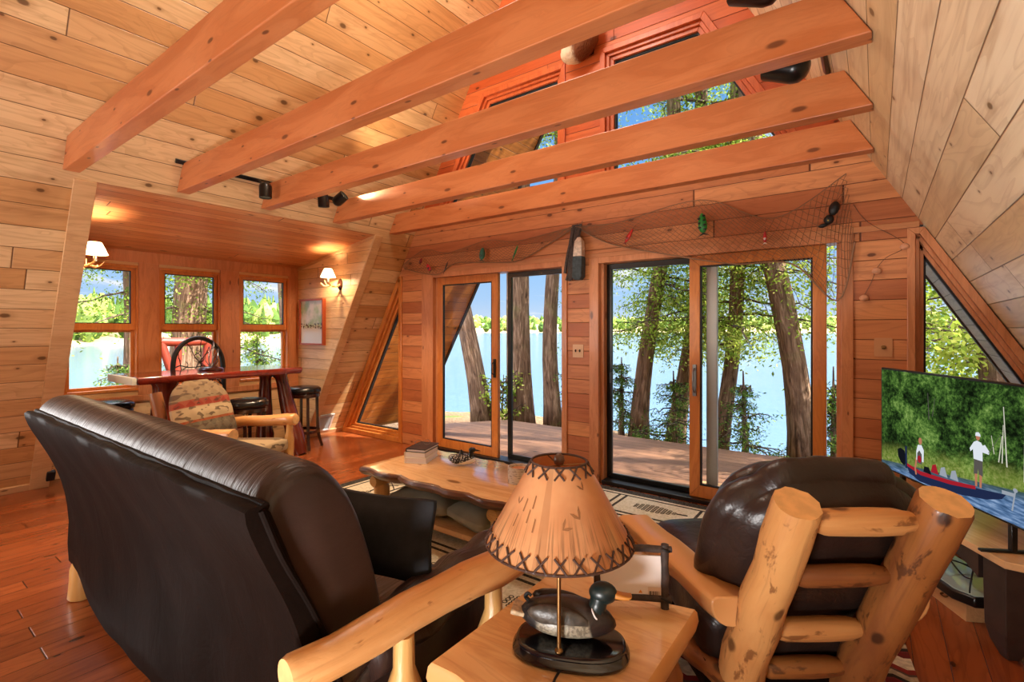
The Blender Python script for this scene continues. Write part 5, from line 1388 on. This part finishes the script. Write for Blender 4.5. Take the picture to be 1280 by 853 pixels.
# deck
dk_ = [(1.9, W+.17),(1.9,6.62),(-5.0,6.62),(-5.75,5.55),(-5.9,W+.17)]
mb = MB(); mb.prism(dk_[::-1], -.08, 0); o = mb.build('deck_floor', M['deck'], loc=(0,0,-.1), smooth=False); struct(o)
mb = MB(); mb.box((0,0,.018), (.5,.12,.036)); o = mb.build('loose_board', M['crate'], loc=(-1.2,4.95,-.1), rot=(0,0,.1), smooth=False, bevel=.004); tag(o, 'short loose board lying on the deck just outside the right glass door', 'board')

# trees
t = NT('cedar_bark'); u, v, _ = t.xyz(t.coord('UV'))
b1 = t.noise(t.vec(t.math('MULTIPLY', u, 3.0), t.math('MULTIPLY', v, 26.0), 0.0), 1.0, 5, .65, .8)
c = t.ramp(b1, [(.3, lin('#46342a')), (.5, lin('#80644f')), (.68, lin('#b3937a'))])
mo = t.noise(t.coord(), 1.6, 3); c = t.mix(t.math('MULTIPLY', t.smooth(mo, .55, .7), .35), c, lin('#6f7a3c'))
M['bark'] = t.bsdf(c, .95, 0, .1, b1, 1.0, .05)
M['twigbark'] = plain('twig_bark', '#4a392c', .9)
LS = [(0, '#4a6424'), (.4, '#7c9636'), (.75, '#b0bf50'), (1, '#dfe07c')]
M['cedarleaf'] = leafmat('cedar_leaves', LS, .5)
M['sunleaf'] = leafmat('sunlit_leaves', [(0, '#5f7a28'), (.4, '#8fa53a'), (.75, '#b9c152'), (1, '#dcd878')], .55)
M['spruceleaf'] = leafmat('spruce_needles', [(0, '#2f4a28'), (.5, '#527436'), (.8, '#7a9645'), (1, '#a8b65c')], .4)
def kites(mb, c, n, spread, ln, wd, rg, droop=.0, tone=.5):
    for _ in range(n):
        p = V((c.x+rg.gauss(0, spread), c.y+rg.gauss(0, spread), c.z+rg.gauss(0, spread*.7)-droop*abs(rg.gauss(0, spread))))
        d = V((rg.gauss(0, 1), rg.gauss(0, 1), rg.gauss(0, .6)-droop*1.2)).normalized()
        w = d.cross(V((rg.gauss(0, 1), rg.gauss(0, 1), rg.gauss(0, 1)))).normalized()
        l_ = ln*rg.uniform(.6, 1.3); w_ = wd*rg.uniform(.7, 1.3)
        b = len(mb.v)
        mb.v.extend([tuple(p), tuple(p+d*l_*.45+w*w_), tuple(p+d*l_), tuple(p+d*l_*.45-w*w_)])
        mb.face([b, b+1, b+2, b+3], None, 0, min(1, max(.001, rg.gauss(tone, .22))))
def tree(label, base, top, r0, r1, branches, leaf, seed, cat='tree', lnw=(.06,.013), dens=26, spread=.13, bend=.1, droop=.5, tone=.5, name='cedar_tree', sub=True):
    """branches: list of (height, azimuth, length, rise)"""
    rg = random.Random(seed); base = V(base); top = V(top)
    root = thing(name, label, cat, base)
    ax = lambda h: V(((top.x-base.x)*h/(top.z-base.z)+bend*math.sin(h*.9+seed), (top.y-base.y)*h/(top.z-base.z)+bend*.5*math.cos(h*.8+seed), h))
    H = top.z-base.z; n = 22
    P = [ax(H*i/n) for i in range(n+1)]; P[0].z -= .1
    rad = [lerp(r0, r1, (i/n))*(1+.45*math.exp(-i*.9)) for i in range(n+1)]
    mb = MB(); mb.tube(P, rad, 16, 0, True, None, .07); mb.build('trunk', M['bark'], root, sharp=180)
    fb, lf = MB(), MB()
    for (h, az, L, rise) in branches:
        s_ = ax(h); d = V((math.cos(az), math.sin(az), rise)); Q = []
        for i in range(7):
            t_ = i/6; Q.append(s_+d*L*t_+V((rg.gauss(0,.03), rg.gauss(0,.03), -droop*L*.35*t_*t_+rg.gauss(0,.02))))
        fb.tube(Q, [.022*(1-t_/7.5)*(.5+L*.35) for t_ in range(7)], 5, 0, False)
        for i in range(1, 7):
            m_ = int(1+L*1.6)
            for _ in range(m_):
                q = Q[i].lerp(Q[i-1], rg.random())+V((rg.gauss(0,.13*L*.6), rg.gauss(0,.13*L*.6), rg.gauss(-.05,.09*L*.5)))
                if _ % 2 == 0: fb.tube([Q[i-1], (Q[i-1]+q)/2+V((0,0,.02)), q], .005, 3, 0, False)
                kites(lf, q, dens, spread, lnw[0], lnw[1], rg, droop, tone)
    if branches:
        fb.build('branches', M['twigbark'], root, sharp=180)
        lf.build('foliage', leaf, root, smooth=False)
    return root
def brs(rg, n, h0, h1, L0, L1, rise=(.0,.3), az=None):
    r = random.Random(rg); return [(r.uniform(h0, h1), (r.uniform(*az) if az else r.uniform(0, 2*PI)), r.uniform(L0, L1), r.uniform(*rise)) for _ in range(n)]
G = 'tall cedars between the deck and the lake'
gz = lambda x, y: ground_z(x, y)-.02
def cedar(label, x, y, tx_, ty_, r0, r1, br, seed, leaf='cedarleaf', **k):
    z = gz(x, y); o = tree(label, (x, y, z), (x+tx_, y+ty_, 9.2), r0, r1, br, M[leaf], seed, **k); o['group'] = G; return o
hi = lambda s, n=26: brs(s, n, 5.2, 8.9, 1.1, 2.6, (-.1,.35))
cedar('leaning mossy trunk seen through the left pane of the left glass door', -5.72, 6.75, -2.0, .4, .16, .12, brs(1, 8, 6.0, 9, 1, 2.2), 1)
cedar('thick straight bare cedar trunk in the left door opening', -5.35, 7.45, .0, 0, .225, .19, hi(2), 2, bend=.03)
cedar('slimmer bare trunk right of the thick one in the left door opening', -4.75, 7.75, -.1, .2, .14, .09, hi(3), 3)
cedar('leaning cedar at the left side of the right door opening', -3.05, 7.75, .75, .1, .128, .085, brs(4, 34, 1.7, 5.0, .7, 1.5, (-.25,.2))+hi(14, 18), 4)
cedar('second cedar behind the leaning one, at the middle of the right door opening', -2.62, 8.25, .65, .2, .13, .08, brs(5, 34, 1.9, 5.0, .6, 1.5, (-.2,.25))+hi(15, 18), 5)
cedar('mossy cedar seen through the sliding pane of the right door', -1.92, 7.85, .6, .1, .108, .08, brs(6, 44, 1.6, 5.2, .6, 1.7, (-.2,.25))+hi(16, 18), 6, tone=.55)
cedar('broad ridged trunk close behind the right edge of the right door', -.85, 7.6, -1.0, .1, .15, .125, brs(7, 14, 2.6, 5.2, .6, 1.4, (-.2,.2))+hi(17, 20), 7)
cedar('tree seen through the sloping window above the television', 1.05, 7.6, .1, .3, .17, .11, brs(8, 40, 1.4, 5.0, .7, 1.7, (-.2,.3)), 8, leaf='sunleaf', lnw=(.075,.02), dens=15)
cedar('thin sunlit tree left of the trunk in the sloping window', .45, 8.6, .15, .3, .06, .03, brs(9, 36, 1.0, 4.6, .5, 1.5, (-.1,.4)), 9, leaf='sunleaf', lnw=(.075,.02), dens=16)
cedar('big ridged tree trunk behind the middle dormer window', -9.75, 3.62, -.3, .1, .27, .22, brs(10, 34, 1.6, 5.0, .8, 1.9, (-.25,.2)), 10, lnw=(.06,.014), tone=.35)
cedar('slender cedar with branches across the left dormer window', -10.9, 3.1, .0, -.3, .1, .06, brs(11, 14, 2.3, 4.2, .8, 1.6, (-.2,.15)), 11, lnw=(.06,.014), tone=.3)
cedar('leafy cedar filling the right dormer window', -11.3, 6.2, .1, 0, .12, .08, brs(12, 34, .6, 2.1, .9, 1.8, (-.2,.1)), 12, leaf='cedarleaf', lnw=(.06,.014), tone=.5)
for q_ in ((4.3, 8.3, 51, 'added shade cedar off the right end of the deck, out of view'), (6.6, 9.2, 52, 'second added shade cedar further right along the bank, out of view')):  # unseen trees added to cast dappled shade on the deck
    cedar(q_[3], q_[0], q_[1], .2, 0, .17, .1, brs(q_[2], 15, 3.6, 8.9, 1.0, 2.2, (-.15,.3)), q_[2], lnw=(.1,.03), dens=9)
def spruce(label, x, y, h, w, seed, r=.05, z=None, group='young spruces on the bank'):
    rg = random.Random(seed); br = []
    k = .25
    while k < h-.15:
        t_ = k/h; L = w*(1-t_)**.8+.06
        for j in range(5): br.append((k, rg.uniform(0, 2*PI), L*rg.uniform(.75, 1.1), rg.uniform(-.15,.12)))
        k += .19 if h < 3 else .27
    zz = gz(x, y) if z is None else z
    o = tree(label, (x, y, zz), (x, y, zz+h), r, .008, br, M['spruceleaf'], seed, 'tree', (.055,.008), 15, .055, .03, .25, .62, 'young_spruce'); o['group'] = group
spruce('thin tall spruce at the right edge of the left door opening', -4.35, 7.95, 5.2, .5, 31)
spruce('small spruce at the lower left of the right door opening', -3.45, 7.7, 1.35, .55, 32)
spruce('bushy young spruce behind the two cedars of the right door opening', -2.45, 7.35, 1.2, .75, 33)
spruce('young spruce low behind the sliding pane of the right door', -1.45, 7.3, 1.25, .7, 34)
spruce('young spruce at the foot of the broad ridged trunk', -.45, 8.1, 1.3, .6, 35)
spruce('spruce reaching across the lower left dormer window', -9.6, 2.55, 1.35, .75, 36)
spruce('spruce in the lower right dormer window', -10.2, 5.0, 1.9, .8, 37)
spruce('spruce left of the big trunk in the middle dormer window', -9.9, 3.0, 1.5, .55, 38)
# leafy sapling by the leaning trunk
sp = tree('leafy sapling at the foot of the leaning trunk', (-5.35, 6.95, gz(-5.35,6.95)), (-5.3, 6.95, gz(-5.35,6.95)+1.0), .018, .006, brs(41, 16, .25, .95, .25, .6, (.2,.8)), M['cedarleaf'], 41, 'sapling', (.07,.022), 6, .05, .02, .2, .6, 'sapling')
# red log frame outside the dormer, purpose unknown
sf = thing('log_framework', 'red-stained log arbor standing outside the middle dormer window', 'framework', (-8.5, 3.05, gz(-8.5,3.05)))
for a, b, r in (((-.1,-.75,0),(.0,-.28,1.66),.06), ((.1,.15,0),(.0,-.28,1.66),.055), ((-.1,.1,0),(0,.5,1.66),.06), ((.1,.95,0),(0,.5,1.66),.06), ((.05,-.1,0),(.0,-.05,1.6),.045), ((.0,.25,0),(.0,.36,1.6),.06)):
    mb = MB(); mb.tube(logpts(a, b, 6, .02), r, 12, 0, True, None, .05); mb.build('log_leg', M['logout'], sf, sharp=60)
mb = MB(); mb.tube(logpts((0,-.6,1.62),(0,.8,1.62), 6, .01), .065, 12); mb.build('cross_log', M['logout'], sf)
mb = MB(); mb.tube(logpts((.05,-.7,1.02),(.05,.9,1.02), 6, .01), .05, 12); mb.build('rail_log', M['logout'], sf)
#P4END
# ---------------------------------------------------------------- world, lights, camera
wd = bpy.data.worlds.new('Sky'); bpy.context.scene.world = wd; wd.use_nodes = True
nt = wd.node_tree; nt.nodes.clear()
class WT(NT):
    def __init__(s): s.t = nt; s.N = nt.nodes; s.L = nt.links
t = WT()
out = nt.nodes.new('ShaderNodeOutputWorld'); bg = nt.nodes.new('ShaderNodeBackground')
dvec = t.coord('Generated'); dx, dy, dz = t.xyz(dvec)
grad = t.ramp(dz, [(0.0, lin('#d3e1f3')), (.06, lin('#aed2f8')), (.2, lin('#7fbcf7')), (.5, lin('#5f9fe8'))])
pz = t.math('ADD', t.math('MAXIMUM', dz, 0.0), .12)
cv = t.vec(t.math('DIVIDE', dx, pz), t.math('DIVIDE', dy, pz), 0.0)
cl = t.noise(cv, .9, 6, .6, .4)
skc = t.mix(t.math('MULTIPLY', t.smooth(cl, .52, .66), .85), grad, (1, 1, 1, 1))
up = t.smooth(dz, .5, .72)
strg = t.math('ADD', SKY_LOW, t.math('MULTIPLY', up, SKY_HIGH-SKY_LOW))
skc = t.mix(t.math('MULTIPLY', up, .75), skc, (1, .97, .93, 1))
t.L.new(skc, bg.inputs[0]); t.L.new(strg, bg.inputs[1]); t.L.new(bg.outputs[0], out.inputs[0])

def lamp(name, typ, loc, power, colr, size=.1, target=None, **kw):
    l = bpy.data.lights.new(name, typ); l.energy = power; l.color = colr
    if typ == 'AREA': l.shape = 'RECTANGLE'; l.size, l.size_y = size
    elif typ in ('POINT', 'SPOT'): l.shadow_soft_size = size
    for k, v in kw.items(): setattr(l, k, v)
    o = bpy.data.objects.new(name, l); col.objects.link(o); o.location = loc
    if target: o.rotation_euler = (V(target)-V(loc)).to_track_quat('-Z', 'Y').to_euler()
    return o
sun = lamp('sun', 'SUN', (5, 10, 12), SUN, (1, .93, .82), target=(5-.9, 10-.38, 12-1.0)); sun.data.angle = math.radians(.6)
WARM = (1, .74, .47)
lamp('rear_fill', 'AREA', (-4.5, -4.2, 1.25), REAR, (1, .8, .6), (1.9, 1.9), target=(-1.5, 3, 1.7))  # added warm fill behind the camera, no door stands there
lamp('side_fill', 'AREA', (-5.0, -.75, 1.55), SIDE_FILL, (1, .98, .96), (1.7, 1.2), target=(0, .5, 1.75))  # added neutral fill out of view, no window in the slope here
lamp('upward_fill', 'AREA', (-.55, -.75, .3), UPL, (1, .97, .94), (.4, .4), target=(-.9, .05, 2.2))  # added unseen fill aimed up at the beam undersides
lamp('loft_fill', 'POINT', (CXR, 2.1, 4.8), LOFT, (1, .93, .84), .25)  # added fill above the beams, out of view and without a fixture
for i, (p, tg) in enumerate(SPOTS):
    lamp('track_bulb', 'SPOT', p, 110, WARM, .03, target=tg, spot_size=math.radians(100), spot_blend=.6)
for p in BULBS: lamp('sconce_bulb', 'POINT', p, 24, (1, .66, .38), .025)

cam = bpy.data.cameras.new('camera'); co = bpy.data.objects.new('camera', cam); col.objects.link(co)
cam.sensor_width = 36; cam.lens = 617/1280*36; cam.shift_y = -(426.5-412)/1280; cam.clip_start = .02; cam.clip_end = 5000
co.location = (0, 0, 1.42); co.rotation_euler = (PI/2, 0, math.atan(456/617))
sc = bpy.context.scene; sc.camera = co
sc.view_settings.view_transform = 'Standard'; sc.view_settings.look = 'None'; sc.view_settings.gamma = 1
sc.view_settings.use_curve_mapping = False; sc.view_settings.exposure = EXPO
sc.cycles.use_denoising = True
sc.cycles.max_bounces = 8; sc.cycles.diffuse_bounces = 4; sc.cycles.glossy_bounces = 3; sc.cycles.transparent_max_bounces = 24
sc.cycles.transmission_bounces = 4; sc.cycles.sample_clamp_indirect = 6; sc.cycles.caustics_reflective = False; sc.cycles.caustics_refractive = False
